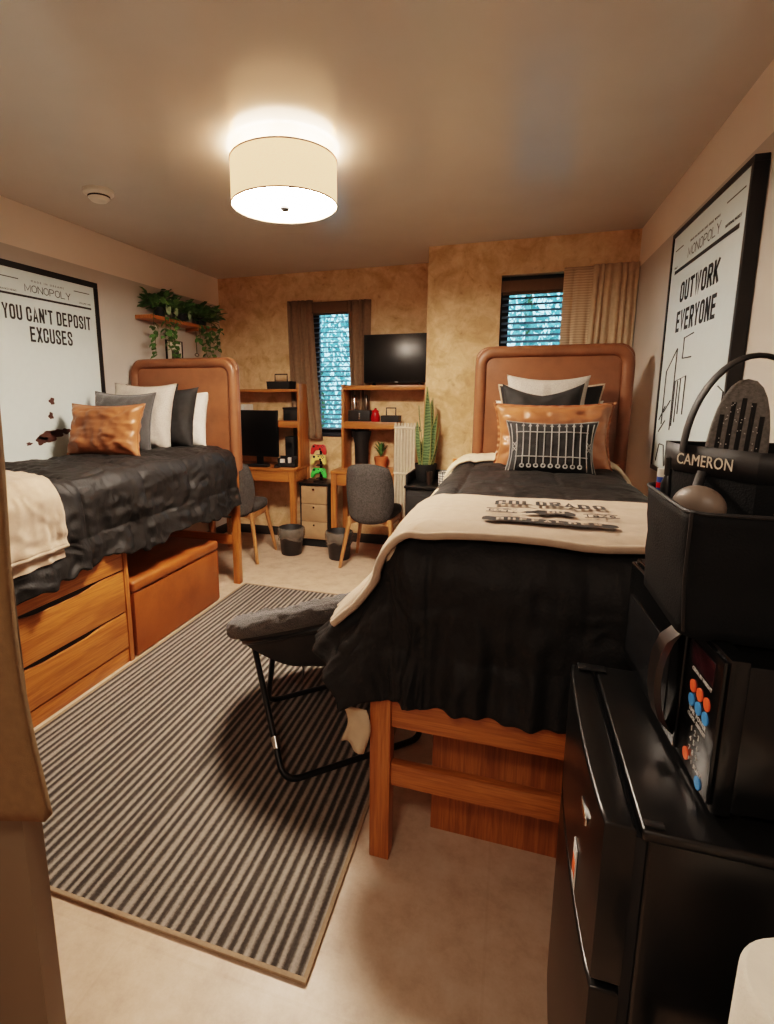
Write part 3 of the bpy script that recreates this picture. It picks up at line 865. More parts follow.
# ------------------------------------------------------------------ pillows
def pillow_bm(w, h, t, seed=0, pinch=.12, wr=.008, n=34, vcut=0):
    bm = bmesh.new()
    def pt(u, v, side):
        pu = 1-pinch*(1-v*v)*abs(u)**3; pv = 1-pinch*(1-u*u)*abs(v)**3
        x = w/2*u*pu; z = h/2*v*pv
        if vcut: z -= vcut*(1-abs(u)**1.2)*max(0, v)**2
        f = max(0, (1-u**4))**.55*max(0, (1-v**4))**.55
        y = side*t/2*f
        k = noise.noise(Vector((u*3, v*3, seed)))*wr+noise.noise(Vector((u*7, v*7, seed+3)))*wr*.6
        rad = math.sqrt(u*u+v*v)
        # short creases running in from the seams
        k += wr*.8*math.sin(14*math.atan2(v, u)+seed)*max(0, rad-.55)*f
        return Vector((x, y+side*k*f*1.5, z+h/2))
    V = {}
    for s in (-1, 1):
        for i in range(n+1):
            for j in range(n+1):
                if s == 1 and (i in (0, n) or j in (0, n)): V[s, i, j] = V[-1, i, j]; continue
                V[s, i, j] = bm.verts.new(pt(-1+2*i/n, -1+2*j/n, s))
    for s in (-1, 1):
        for i in range(n):
            for j in range(n):
                q = [V[s, i, j], V[s, i+1, j], V[s, i+1, j+1], V[s, i, j+1]]
                if len(set(q)) == 4: bm.faces.new(q)
    def edge_pts():
        P = []
        m = 24
        for i in range(m): P.append(pt(-1+2*i/m, -1, 0))
        for i in range(m): P.append(pt(1, -1+2*i/m, 0))
        for i in range(m): P.append(pt(1-2*i/m, 1, 0))
        for i in range(m): P.append(pt(-1, 1-2*i/m, 0))
        return P
    return bm, edge_pts(), pt

def pillow(w, h, t, mat, label, loc, tilt, yaw=0, roll=0, seed=0, piping=None, pr=.005, **kw):
    bm, ep, pt = pillow_bm(w, h, t, seed, **kw)
    o = obj('pillow', bm, mat, None, 75)
    o.location = loc; o.rotation_euler = Euler((-tilt, roll, yaw))
    LOCAL[o.name] = True
    tag(o, label, 'pillow')
    if piping: obj('piping', tube(ep, pr, 6, True), piping, o, 80)
    o['_pt'] = 0; del o['_pt']
    return o, pt

ZB = 1.03
# left bed, from the headboard to the front
pillow(.50, .42, .13, 'white_pillow', 'white ribbed pillow nearest the headboard on the left bed', (-2.33, 3.20, ZB-.01), .22, .05, 0, 1)
pillow(.52, .44, .14, 'black_pillow', 'black pillow between the white and light gray pillows on the left bed', (-2.355, 3.06, ZB), .25, .05, 0, 2)
pillow(.46, .46, .13, 'black_pillow', 'dark pillow behind the light gray one by the left wall, only its corner showing', (-2.53, 3.14, ZB), .2, 0, 0, 12)
pillow(.46, .46, .14, 'light_pillow', 'light gray woven square pillow standing on the left bed', (-2.40, 2.90, ZB), .22, .10, .02, 3, 'light_pillow')
pillow(.45, .40, .13, 'gray_pillow', 'charcoal square pillow behind the leather one on the left bed', (-2.44, 2.76, ZB), .22, .08, .02, 4, 'gray_pillow')
pillow(.52, .33, .14, 'leather_pil', 'small tan leather lumbar pillow in front on the left bed', (-2.37, 2.53, ZB), .26, .06, .0, 5, 'leather_pil', wr=.015)
# right bed
pillow(.60, .36, .12, 'white_pillow', 'cream pillow at the back of the right bed, only a corner showing', (.19, 3.275, ZB-.02), .12, 0, 0, 6)
pillow(.58, .455, .15, 'black_pillow', 'wide charcoal pillow with cream piping against the right headboard', (.195, 3.235, ZB-.02), .16, 0, 0, 7, 'cream_fabric', .007)
pillow(.45, .52, .13, 'light_pillow', 'light gray speckled pillow rising above the others on the right bed', (.165, 3.14, ZB-.03), .16, 0, .02, 8, vcut=.0)
pillow(.43, .47, .13, 'black_pillow', 'black velvet pillow with a dipped top on the right bed', (.145, 3.035, ZB-.03), .17, 0, 0, 9, vcut=.042)
o, pt = pillow(.60, .375, .17, 'leather_pil', 'large tan leather pillow with stitched flange edge on the right bed', (.20, 2.91, ZB-.04), .24, 0, -.01, 10, wr=.019)
def flange(u, v):
    k = (u*4) % 4; sd = int(k); f = k-sd
    a, b = [(-1+2*f, -1), (1, -1+2*f), (1-2*f, 1), (-1, 1-2*f)][sd]
    p = pt(a, b, 0); d = Vector((a, 0, b)).normalized()
    return p+d*(.016*v-.004)+Vector((0, .003*math.sin(u*2*PI*46), 0))
obj('stitched_flange', grid(flange, 368, 3, True), 'leather_pil', o, 80)
o, pt = pillow(.44, .285, .13, 'black_pillow', 'small black lumbar pillow with white line pattern in front on the right bed', (.185, 2.76, ZB-.035), .28, 0, 0, 13, 'cream_line', .0035, wr=.004)
bm = bmesh.new()
def pline(pts, r=.0028):
    q = []
    for u, v in pts:
        p = pt(u, v, -1); q.append((p.x, p.y-.002, p.z))
    add_tube(bm, q, r, 5)
def seg(u0, v0, u1, v1, k=14): return [(u0+(u1-u0)*i/k, v0+(v1-v0)*i/k) for i in range(k+1)]
for i in range(9):
    u = -.62+1.24*i/8
    pline(seg(u, -.66, u, .78))
    add_lathe(bm, [(0, -.001), (.010, -.001), (.010, .001), (0, .001)], (0, 0, 0), 12) if False else None
    c = pt(u, -.70, -1)
    ring = [(c.x+.009*math.cos(a*PI/6), c.y-.003, c.z+.009*math.sin(a*PI/6)) for a in range(12)]
    add_tube(bm, ring, .0035, 5, True)
    c = pt(u, .82, -1)
    add_prism(bm, [(c.x-.009, c.z-.008), (c.x+.009, c.z-.008), (c.x, c.z+.010)], c.y-.005, c.y-.001, 'y')
for v in (-.36, .52): pline(seg(-.80, v, .80, v, 24))
for s in (-1, 1):
    pline(seg(s*.78, -.86, s*.78, .86)); pline(seg(s*.92, -.86, s*.92, .86))
    for v in (-.08, .08):
        pline([(s*.85-.06, v-.08), (s*.85+.06, v+.08)]); pline([(s*.85+.06, v-.08), (s*.85-.06, v+.08)])
obj('line_pattern', bm, 'cream_line', o)

# ------------------------------------------------------------------ under the left bed
dr = thing('dresser', 'oak three-drawer dresser with wavy drawer tops under the left bed', 'dresser', (-2.15, 1.7, 0))
dy0, dy1, dxf = 1.28, 2.118, -1.885
obj('body', join(box(-2.45, dxf-.02, dy0+.02, dy1-.03, .02, .655), box(-2.45, dxf-.002, dy0, dy1, .655, .68, .003)), 'oak_y', dr)
obj('side_panel', box(-2.45, dxf+.004, dy1-.03, dy1, 0, .66, .003), 'oak_z', dr)
obj('side_panel', box(-2.45, dxf+.004, dy0, dy0+.02, 0, .66, .003), 'oak_z', dr)
obj('plinth', box(-2.44, dxf-.005, dy0+.02, dy1-.03, 0, .078, .002), 'oak_y', dr)
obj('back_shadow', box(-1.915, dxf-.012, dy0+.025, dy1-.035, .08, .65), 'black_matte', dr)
for z0, z1 in ((.085, .278), (.288, .505), (.515, .652)):
    a, b = dy0+.024, dy1-.034
    top = []
    for i in range(41):
        t = i/40; y = b+(a-b)*t
        s = min(1, max(0, (t-.18)/.18))*min(1, max(0, (.82-t)/.18)); s = s*s*(3-2*s)
        top.append((y, z1-.018*s))
    poly = [(a, z0), (b, z0)]+top
    d = obj('drawer', prism(poly, dxf-.018, dxf, 'x', .002), 'oak_y', dr)

ot = thing('storage_ottoman', 'brown leather storage ottoman with stitched lid under the left bed', 'ottoman', (-2.1, 2.55, 0))
obj('body', box(-2.32, -1.877, 2.135, 2.965, 0.005, .363, .012, 3), 'leather_ott', ot)
obj('lid', box(-2.325, -1.870, 2.13, 2.97, .367, .428, .016, 3), 'leather_ott', ot)
for y in (2.14, 2.96): obj('seam', tube([(-1.878, y, .02), (-1.878, y, .36)], .003, 6), 'leather_ott', ot)

# ------------------------------------------------------------------ posters
def poster(label, lines, head, xw, y0, y1, z0, z1, side, depth, border, loc):
    """flat framed poster on a side wall; side=+1 faces +x (left wall), -1 faces -x (right wall)"""
    t = thing('framed_poster', label, 'poster', loc)
    s = side; xf_ = xw+s*depth
    bm = bmesh.new()
    lo, hi = min(xw+s*.002, xf_), max(xw+s*.002, xf_)
    for a in ((y0, y1, z1-border, z1), (y0, y1, z0, z0+border), (y0, y0+border, z0+border, z1-border), (y1-border, y1, z0+border, z1-border)):
        add_box(bm, lo, hi, *a, .002)
    obj('frame', bm, 'frame_black', t)
    xp = xf_-s*.006
    obj('print', box(min(xp, xp-s*.004), max(xp, xp-s*.004), y0+border, y1-border, z0+border, z1-border), 'paper', t)
    # 2-D -> wall transform: text x runs along the wall so that it reads from the room
    def put(bm, cu, cv):
        for v in bm.verts:
            u = cu+v.co.x; w = cv+v.co.y
            y = (y0+u) if s > 0 else (y1-u)
            v.co = Vector((xp+s*(.0008+v.co.z), y, z0+w))
        return bm
    return t, put, (y1-y0), (z1-z0)

# left poster
LY0, LZ0 = 2.165, .92
t, put, PW, PH = poster('large framed poster reading YOU CAN\'T DEPOSIT EXCUSES above the left bed', None, None, XL, LY0, 3.02, LZ0, 2.15, 1, .032, .036, (XL, 2.61, LZ0))
def putl(bm, y, z): return put(bm, y-LY0, z-LZ0)
def rule(y, z, w, h): return putl(prism([(-w/2, -h/2), (w/2, -h/2), (w/2, h/2), (-w/2, h/2)], 0, .0006, 'z'), y, z)
obj('masthead', putl(fit(block_text('MONOPOLY', .72, .115, .10, .36), .335, .046), 2.618, 2.022), 'ink', t)
obj('small_print', putl(fit(text_bm('MADE IN DREAMS', .03, 1, 0, .0003, 1.6), .235, .011), 2.618, 2.066), 'ink', t)
obj('small_print', putl(fit(text_bm('FINANCE NEWS', .03, 1, 0, .0003), .11, .010), 2.34, 1.993), 'ink', t)
obj('small_print', putl(fit(text_bm('VOLUME 1985', .03, 1, 0, .0003), .10, .011), 2.90, 1.998), 'ink', t)
obj('rule_line', rule(2.35, 2.062, .13, .005), 'ink', t)
obj('rule_line', rule(2.88, 2.066, .13, .005), 'ink', t)
obj('rule_line', rule(2.617, 1.972, .67, .013), 'ink', t)
obj('headline', putl(fit(block_text("YOU CAN'T DEPOSIT", .36, .19, .10), .645, .093), 2.613, 1.876), 'ink', t)
obj('headline', putl(fit(block_text('EXCUSES', .36, .19, .10), .312, .093), 2.613, 1.760), 'ink', t)
rnd = random.Random(4)
def blob(cu, cv, r, n=22, squash=1.0, seed=0, k=.25):
    rr = random.Random(seed); ph = [rr.uniform(0, 6) for _ in range(3)]
    pts = []
    for i in range(n*2):
        a = i*PI/n
        q = r*(1+k*math.sin(3*a+ph[0])*.6+k*math.sin(5*a+ph[1])*.5)
        pts.append((q*math.cos(a), q*math.sin(a)*squash))
    b = prism(pts, 0, .0006, 'z'); return putl(b, cu, cv)
for i, (a, b, r, sq) in enumerate(((2.515, 1.150, .060, .62), (2.46, 1.128, .042, .6), (2.585, 1.165, .05, .5), (2.655, 1.172, .035, .5), (2.372, 1.115, .02, .5), (2.545, 1.275, .018, 1.2), (2.562, 1.365, .02, 1.1))):
    obj('ink_splat', blob(a, b, r, 24, sq, i), 'brown_fig', t)

# right poster (its deep black frame shows its near side)
RY0, RY1, RZ0 = 2.175, 3.115, 1.015
t, put, PW, PH = poster('large framed poster reading OUTWORK EVERYONE on the right wall', None, None, XR, RY0, RY1, RZ0, 2.182, -1, .046, .022, (XR, 2.65, RZ0))
def putr(bm, y, z): return put(bm, RY1-y, z-RZ0)
def rule(y, z, w, h): return putr(prism([(-w/2, -h/2), (w/2, -h/2), (w/2, h/2), (-w/2, h/2)], 0, .0006, 'z'), y, z)
obj('masthead', putr(fit(block_text('MONOPOLY', .72, .115, .10, .36), .40, .048), 2.645, 2.037), 'ink', t)
obj('small_print', putr(fit(text_bm('MADE IN DREAMS AND HARD WORK', .03, 1, 0, .0003, 1.4), .36, .010), 2.645, 2.083), 'ink', t)
obj('small_print', putr(fit(text_bm('VOL. 1', .03, 1, 0, .0003), .05, .010), 3.02, 2.008), 'ink', t)
obj('small_print', putr(fit(text_bm('NATIONAL MARKET', .03, 1, 0, .0003), .15, .012), 2.32, 2.020), 'ink', t)
obj('rule_line', rule(2.99, 2.090, .12, .005), 'ink', t)
obj('rule_line', rule(2.32, 2.105, .17, .005), 'ink', t)
obj('rule_line', rule(2.645, 1.986, .78, .017), 'ink', t)
obj('headline', putr(fit(block_text('OUTWORK', .38, .22, .09), .50, .106), 2.652, 1.872), 'ink', t)
obj('headline', putr(fit(block_text('EVERYONE', .38, .22, .09), .52, .106), 2.66, 1.738), 'ink', t)
def strokes(paths, r=.003):
    b = bmesh.new()
    for p in paths: add_tube(b, [(x, y, .0005) for x, y in p], r, 4)
    return put(b, 0.02, 0)
for q in ([(.10, .24), (.10, .50), (.25, .60), (.25, .22)], [(.12, .30), (.22, .36)], [(.27, .24), (.27, .45), (.42, .47), (.42, .30)],
          [(.31, .45), (.31, .26)], [(.35, .46), (.35, .30)], [(.46, .55), (.34, .55), (.34, .64), (.46, .65)],
          [(.82, .42), (.88, .40), (.86, .12)], [(.06, .20), (.16, .26)], [(.06, .05), (.10, .14), (.18, .14), (.22, .04)],
          [(.05, .26), (.14, .33)], [(.60, .12), (.60, .06), (.70, .06)]):
    obj('sketch_line', strokes([q]), 'ink', t)

# ------------------------------------------------------------------ wall shelf, its plants, small frame
sh = thing('wall_shelf', 'short wooden floating shelf on the left wall above the headboard', 'shelf', (XL, 3.7, 1.98))
obj('board', box(XL+.002, -2.635, 3.41, 4.33, 1.972, 2.0, .003), 'oak_y', sh)
obj('bracket', box(XL+.002, -2.66, 4.05, 4.065, 1.945, 1.972, .002), 'oak_x', sh)

def leaf(bm, c, q, l, w):
    pts = [(-.0, 0, 0), (.35*l, -w, .10*l), (.75*l, -.7*w, .08*l), (l, 0, -.05*l), (.75*l, .7*w, .08*l), (.35*l, w, .10*l)]
    vs = [bm.verts.new(Vector(c)+q @ Vector(p)) for p in pts]
    mid = bm.verts.new(Vector(c)+q @ Vector((.55*l, 0, .03*l)))
    for i in range(6): bm.faces.new((vs[i], vs[(i+1) % 6], mid))

def pot_plant(name, label, c, pot_r, pot_h, vines, n, lsize, seed, cat='plant', spread=.11, fold='leaf', potmat='black_matte', up=.14):
    rnd = random.Random(seed)
    t = thing(name, label, cat, c)
    x, y, z = c
    obj('pot', lathe([(pot_r*.75, z), (pot_r, z+pot_h), (pot_r*.9, z+pot_h), (pot_r*.85, z+pot_h*.9), (0, z+pot_h*.9)], (x, y, 0), 24), potmat, t)
    bm = bmesh.new()
    for i in range(n):
        a = rnd.uniform(0, 2*PI); r = spread*math.sqrt(rnd.random())
        base = Vector((max(XL+.03, x+r*math.cos(a)), y+1.25*r*math.sin(a), z+pot_h+rnd.uniform(-.03, up)*(1-.6*r/spread)))
        q = Euler((rnd.uniform(-.5, .5), rnd.uniform(-.9, .5), a+rnd.uniform(-.6, .6))).to_matrix()
        leaf(bm, base, q, lsize*rnd.uniform(.6, 1.25), lsize*rnd.uniform(.22, .36))
    obj('foliage', bm, fold, t, recalc=False)
    bs = bmesh.new(); bl = bmesh.new()
    for (dx, dy, ln) in vines:
        p = Vector((x+dx*.5, y+dy*.5, z+pot_h*.9)); pts = [p.copy()]
        edge = Vector((max(x+dx, -2.62), y+dy, z+.03)); pts.append(edge)
        k = int(ln/.03)
        for i in range(k):
            p = Vector((edge.x+.012*math.sin(i*.7+dy*9), edge.y+.02*math.sin(i*.45+dx*30), edge.z-.03*(i+1)))
            pts.append(p)
            for s in (-1, 1):
                if rnd.random() < .9:
                    q = Euler((rnd.uniform(-.6, .6), rnd.uniform(.2, 1.0), rnd.uniform(0, 2*PI))).to_matrix()
                    leaf(bl, p, q, lsize*rnd.uniform(.5, .95), lsize*.28)
        add_tube(bs, pts, .0022, 5)
    if vines:
        obj('vine', bs, 'stem', t); obj('vine_leaves', bl, fold, t, recalc=False)
    return t
pot_plant('trailing_plant', 'bushy trailing plant with a pale round leaf at the near end of the wall shelf', (-2.71, 3.62, 2.0), .05, .08, [(.09, -.19, .34), (.09, .0, .30), (.09, .07, .36), (.09, -.06, .18)], 190, .07, 1, spread=.125)
pot_plant('trailing_plant', 'low bushy plant in the middle of the wall shelf', (-2.71, 3.90, 2.0), .05, .07, [], 130, .07, 2, spread=.10)
pot_plant('trailing_plant', 'fern-like trailing plant at the far end of the wall shelf', (-2.71, 4.19, 2.0), .05, .07, [(.09, -.06, .30), (.09, .02, .34), (.09, .14, .22), (.09, -.16, .16)], 230, .08, 3, spread=.14)
bm = bmesh.new()
for (y, z, s) in ((3.60, 2.065, .045), (3.70, 2.055, .032), (3.88, 2.05, .034)):
    add_lathe(bm, [(0, 0), (s*.6, .004), (s, .0), (s*.6, -.004), (0, -.004)], (0, 0, 0), 14)
    for v in bm.verts:
        if abs(v.co.x) <= s+.001 and abs(v.co.y) <= s+.001 and abs(v.co.z) < .02 and v.co.x > -1:
            v.co = Vector((-2.615+v.co.z, y+v.co.x*.8, z+v.co.y*1.1))
solo('eucalyptus_leaves', bm, 'leaf_light', 'pale round sage-green leaves at the front of the wall shelf plants', 'leaves', (-2.615, 3.7, 2.0))

pf = thing('picture_frame', 'small thin black picture frame hung under the wall shelf', 'picture frame', (XL, 3.86, 1.6))
bm = bmesh.new()
fy0, fy1, fz0, fz1 = 3.755, 3.975, 1.57, 1.852
for a in ((fy0, fy1, fz1-.008, fz1), (fy0, fy1, fz0, fz0+.008), (fy0, fy0+.008, fz0, fz1), (fy1-.008, fy1, fz0, fz1)): add_box(bm, XL+.002, XL+.018, *a, .001)
obj('frame', bm, 'black_metal', pf)
obj('mat_board', box(XL+.003, XL+.010, fy0+.008, fy1-.008, fz0+.008, fz1-.008), 'white_plastic', pf)
obj('photo', box(XL+.010, XL+.012, fy0+.07, fy1-.05, fz0+.07, fz1-.08), 'lens', pf)
obj('hanger', tube([(XL+.01, 3.83, fz1), (XL+.008, 3.865, fz1+.03), (XL+.01, 3.90, fz1)], .002, 6), 'black_metal', pf)
wh = thing('wall_hanging', 'small hanging dried sprig with a pale ring under the wall shelf', 'decoration', (XL+.06, 4.12, 1.75))
obj('sprig', tube([(XL+.06, 4.12, 1.955), (XL+.055, 4.13, 1.86), (XL+.06, 4.12, 1.76)], .003, 6), 'stem', wh)
obj('ring', tube([(XL+.06, 4.12+.03*math.cos(a*PI/8), 1.75+.012*math.sin(a*PI/8)) for a in range(16)], .004, 6, True), 'dark_chrome', wh)

# ------------------------------------------------------------------ desks with hutches
DF = 4.22
def desk(label, x0, x1, zt, legs):
    t = thing('desk', label, 'desk', ((x0+x1)/2, 4.4, 0))
    obj('desktop', box(x0, x1, DF, Y1-.005, zt-.028, zt, .004), 'desk_x', t)
    obj('apron', box(x0+.01, x1-.01, DF+.02, Y1-.01, zt-.13, zt-.028, .002), 'desk_x', t)
    w = (x1-x0-.12)/2
    for i in range(2):
        a = x0+.055+i*(w+.005)
        obj('drawer', box(a, a+w, DF+.008, DF+.02, zt-.125, zt-.034, .003), 'desk_x', t)
    for x in legs:
        obj('leg', box(x, x+.05, DF+.01, DF+.06, 0, zt-.028, .004), 'desk_z', t)
        obj('leg', box(x, x+.05, Y1-.06, Y1-.01, 0, zt-.028, .004), 'desk_z', t)
    return t
ZD = .745
desk('wooden desk in the back left corner with a monitor on it', XL+.02, -1.852, ZD, (XL+.02, -1.902))
desk('wooden desk under the television, left of the radiator', -1.505, -.935, ZD, (-1.505, -.985))
HY0, HY1 = 4.37, Y1-.012
h = thing('desk_hutch', 'open wooden hutch shelves on the back left desk', 'hutch', (-2.3, 4.5, ZD))
obj('side_panel', box(-1.872, -1.852, HY0, HY1, ZD, 1.497, .002), 'desk_z', h)
obj('side_panel', box(XL+.02, XL+.04, HY0, HY1, ZD, 1.497, .002), 'desk_z', h)
obj('top_board', box(XL+.04, -1.872, HY0, HY1, 1.425, 1.45, .002), 'desk_x', h)
obj('shelf_board', box(XL+.04, -1.872, HY0, HY1, 1.103, 1.163, .002), 'desk_x', h)
h = thing('desk_hutch', 'open wooden hutch shelves carrying the television', 'hutch', (-1.1, 4.5, ZD))
obj('side_panel', box(-1.452, -1.43, HY0, HY1, ZD, 1.486, .002), 'desk_z', h)
obj('side_panel', box(-.72, -.70, HY0, HY1, ZD, 1.44, .002), 'desk_z', h)
obj('top_board', box(-1.43, -.70, HY0, HY1, 1.44, 1.478, .002), 'desk_x', h)
obj('shelf_board', box(-1.43, -.975, HY0, HY1, 1.105, 1.165, .002), 'desk_x', h)
obj('divider', box(-.975, -.955, HY0, HY1, ZD, 1.165, .002), 'desk_z', h)

# on the left desk and hutch
def caddy(label, c, w, d, hh, handle=True, mat='black_matte'):
    t = thing('desk_caddy', label, 'caddy', c)
    x, y, z = c; bm = bmesh.new(); th_ = .005
    add_prism(bm, [(x-w*.47, z), (x+w*.47, z), (x+w/2, z+hh), (x-w/2, z+hh)], y-d/2, y+d/2, 'y')
    obj('tray', bm, mat, t)
    if handle:
        k = w*.26
        obj('handle', tube([(x-k, y, z+hh-.005), (x-k, y, z+hh+.065), (x+k, y, z+hh+.065), (x+k, y, z+hh-.005)], .006, 8), mat, t)
    return t
caddy('black caddy with loop handle on top of the left hutch', (-2.065, 4.46, 1.45), .235, .14, .07)
ob = thing('storage_box', 'black storage box on the middle shelf of the left hutch', 'box', (-1.95, 4.47, 1.163))
obj('body', box(-2.03, -1.88, 4.41, 4.56, 1.163, 1.265, .004), 'black_matte', ob)
obj('lid', box(-2.035, -1.877, 4.405, 4.565, 1.266, 1.285, .003), 'black_matte', ob)
solo('paper_stack', box(-2.46, -2.42, 4.40, 4.57, 1.163, 1.31, .002), 'white_plastic', 'white upright papers at the left end of the left hutch shelf', 'papers', (-2.44, 4.48, 1.163))
sp = thing('speaker', 'small black speaker in the lower bay of the left hutch', 'speaker', (-1.99, 4.5, ZD))
obj('cabinet', box(-2.04, -1.955, 4.46, 4.57, ZD, 1.01, .004), 'black_matte', sp)
obj('driver', xf(lathe([(0, 0), (.03, 0), (.033, .006), (0, .004)], (0, 0, 0), 20), Matrix.Translation((-1.998, 4.46, .93)) @ Matrix.Rotation(PI/2, 4, 'X')), 'black_plastic', sp)
mo = thing('monitor', 'black computer monitor standing on the back left desk', 'monitor', (-2.255, 4.325, ZD), local=True, rot=-.08)
obj('panel', box(-.215, .215, -.012, .02, .09, .515, .005), 'black_plastic', mo)
obj('screen', box(-.207, .207, -.015, -.011, .105, .507, .001), 'screen', mo)
obj('neck', box(-.03, .03, .02, .05, .01, .25, .004), 'black_plastic', mo)
obj('stand_base', lathe([(.10, 0), (.10, .008), (.09, .014), (0, .014)], (0, .02, 0), 28), 'black_plastic', mo)
kb = thing('keyboard', 'black keyboard in front of the monitor', 'keyboard', (-2.28, 4.27, ZD))
obj('case', box(-2.43, -2.12, 4.232, 4.305, ZD, ZD+.014, .004), 'black_plastic', kb)
bm = bmesh.new()
for i in range(14):
    for j in range(4): add_box(bm, -2.422+i*.0214, -2.422+i*.0214+.018, 4.238+j*.016, 4.238+j*.016+.013, ZD+.014, ZD+.019, .001, 1)
obj('keys', bm, 'black_matte', kb)
ms = thing('computer_mouse', 'small black mouse beside the keyboard on the left desk', 'mouse', (-2.04, 4.275, ZD))
def mfn(u, v): a = u*2*PI; b = v*PI/2; return (-2.04+.028*math.cos(a)*math.cos(b), 4.275+.045*math.sin(a)*math.cos(b), ZD+.03*math.sin(b)**.8)
obj('shell', grid(mfn, 24, 10, True), 'black_plastic', ms)
obj('wheel', tube([(-2.045, 4.248, ZD+.024), (-2.035, 4.248, ZD+.024)], .006, 10), 'black_matte', ms)
og = thing('desk_organizer', 'black open desk organizer with small white items beside the hutch panel', 'organizer', (-1.95, 4.33, ZD))
bm = box(-2.04, -1.87, 4.29, 4.36, ZD, ZD+.04, .003)
add_box(bm, -2.04, -1.87, 4.345, 4.36, ZD+.04, ZD+.10, .003)
for x in (-2.04, -1.96, -1.876): add_box(bm, x, x+.006, 4.29, 4.345, ZD+.04, ZD+.08)
obj('tray', bm, 'black_matte', og)
obj('items', join(box(-1.945, -1.92, 4.30, 4.33, ZD+.04, ZD+.09, .002), box(-2.02, -1.98, 4.30, 4.32, ZD+.04, ZD+.075, .002)), 'white_plastic', og)

# between the desks: drawer tower with three game controllers
cb = thing('drawer_cabinet', 'black three-drawer cabinet with tan fronts between the desks', 'drawer cabinet', (-1.71, 4.45, 0))
cx0, cx1, cy = -1.845, -1.565, 4.335
obj('case', join(box(cx0, cx0+.012, cy, 4.58, 0, .585), box(cx1-.012, cx1, cy, 4.58, 0, .585), box(cx0+.012, cx1-.012, cy+.02, 4.58, 0.0, .585)), 'black_matte', cb)
obj('top', box(cx0-.004, cx1+.004, cy-.012, 4.585, .585, .605, .003), 'black_plastic', cb)
for i in range(3):
    z0 = .08+i*.167
    d = obj('drawer', box(cx0+.016, cx1-.016, cy-.006, cy+.02, z0, z0+.161, .002), 'drawer_tan', cb)
    obj('knob', xf(lathe([(0, 0), (.009, .0), (.011, .008), (.005, .012), (.005, .016)], (0, 0, 0), 12), Matrix.Translation(((cx0+cx1)/2, cy-.021, z0+.134)) @ Matrix.Rotation(-PI/2, 4, 'X')), 'chrome', d)
st = thing('controller_stand', 'black stand holding a column of game controllers on the drawer cabinet', 'stand', (-1.675, 4.42, .605))
sx, sy = -1.675, 4.42
obj('base', box(sx-.05, sx+.05, sy-.05, sy+.05, .605, .617, .003), 'black_plastic', st)
obj('post', box(sx-.012, sx+.012, sy+.02, sy+.035, .617, .94, .002), 'black_plastic', st)
for z in (.645, .765, .86): obj('cradle', box(sx-.03, sx+.03, sy-.035, sy+.02, z-.006, z, .002), 'black_plastic', st)
ctl = [(-.075, -.045), (-.062, -.052), (-.048, -.045), (-.036, -.018), (-.018, -.010), (.018, -.010), (.036, -.018), (.048, -.045), (.062, -.052), (.075, -.045), (.074, -.01), (.062, .03), (.045, .043), (.02, .04), (-.02, .04), (-.045, .043), (-.062, .03), (-.074, -.01)]
def controller(mat, label, z, base=None):
    if base is None: pass
    t = thing('game_controller', label, 'game controller', (sx, sy-.03, z+.052), rot=(-.25, 0, 0), group='game controllers on the stand', local=True)
    obj('shell', prism(ctl, -.018, .018, 'y', .008), mat, t)
    def disc(x, zz, r, m, nm):
        obj(nm, xf(lathe([(0, 0), (r, 0), (r*.9, .008), (0, .008)], (0, 0, 0), 16), Matrix.Translation((x, -.017, zz)) @ Matrix.Rotation(PI/2, 4, 'X')), m, t)
    disc(-.042, .02, .012, 'black_plastic', 'thumbstick'); disc(.02, -.002, .011, 'black_plastic', 'thumbstick'); disc(0, .026, .007, 'black_plastic', 'home_button')
    bm = bmesh.new()
    for a in range(4): add_lathe(bm, [(0, -.004), (.005, -.004), (.005, .004), (0, .004)], (.042+.011*math.cos(a*PI/2), -.02, .02+.011*math.sin(a*PI/2)), 8)
    obj('face_buttons', bm, 'black_plastic', t)
    return t
controller('green_ctl', 'green game controller, lowest of the column on the drawer cabinet', .645)
controller('yellow_ctl', 'pale yellow game controller between the green and red ones', .765)
controller('red_ctl', 'red game controller, topmost of the column on the drawer cabinet', .86)

# on the right desk and hutch
ZT = 1.478
tv = thing('television', 'black flat television standing on top of the hutch', 'television', (-.97, 4.44, ZT))
obj('panel', box(-1.262, -.682, 4.425, 4.455, ZT+.022, 1.905, .004), 'black_plastic', tv)
obj('screen', box(-1.25, -.694, 4.421, 4.426, ZT+.036, 1.895, .001), 'screen', tv)
for x in (-1.18, -.78): obj('foot', prism([(4.40, ZT), (4.50, ZT), (4.455, ZT+.03), (4.43, ZT+.03)], x, x+.012, 'x'), 'black_plastic', tv)
obj('maker_mark', box(-.985, -.955, 4.4195, 4.4245, ZT+.024, ZT+.031), 'chrome', tv)
ZS = 1.165
bx = thing('storage_box', 'dark brown box on the shelf below the television', 'box', (-1.31, 4.48, ZS))
obj('body', box(-1.405, -1.205, 4.42, 4.55, ZS, ZS+.098, .004), 'black_matte', bx)
obj('latch', box(-1.305, -1.293, 4.416, 4.421, ZS+.02, ZS+.075, .001), 'chrome', bx)
for i, x in enumerate((-1.365, -1.255)):
    b_ = thing('bottle', ['slim silver bottle standing on the dark box, left of two', 'slim silver bottle standing on the dark box, right of two'][i], 'bottle', (x, 4.49, ZS+.098), group='slim bottles on the dark box')
    obj('body', lathe([(.016, 0), (.017, .01), (.017, .085), (.009, .10), (.009, .11)], (x, 4.49, ZS+.098), 16), 'dark_chrome' if i else 'chrome', b_)
    obj('cap', lathe([(.011, .11), (.011, .135), (0, .137)], (x, 4.49, ZS+.098), 16), 'black_plastic', b_)
rj = thing('lantern', 'small red glass lantern jar on the hutch shelf', 'lantern', (-1.163, 4.46, ZS))
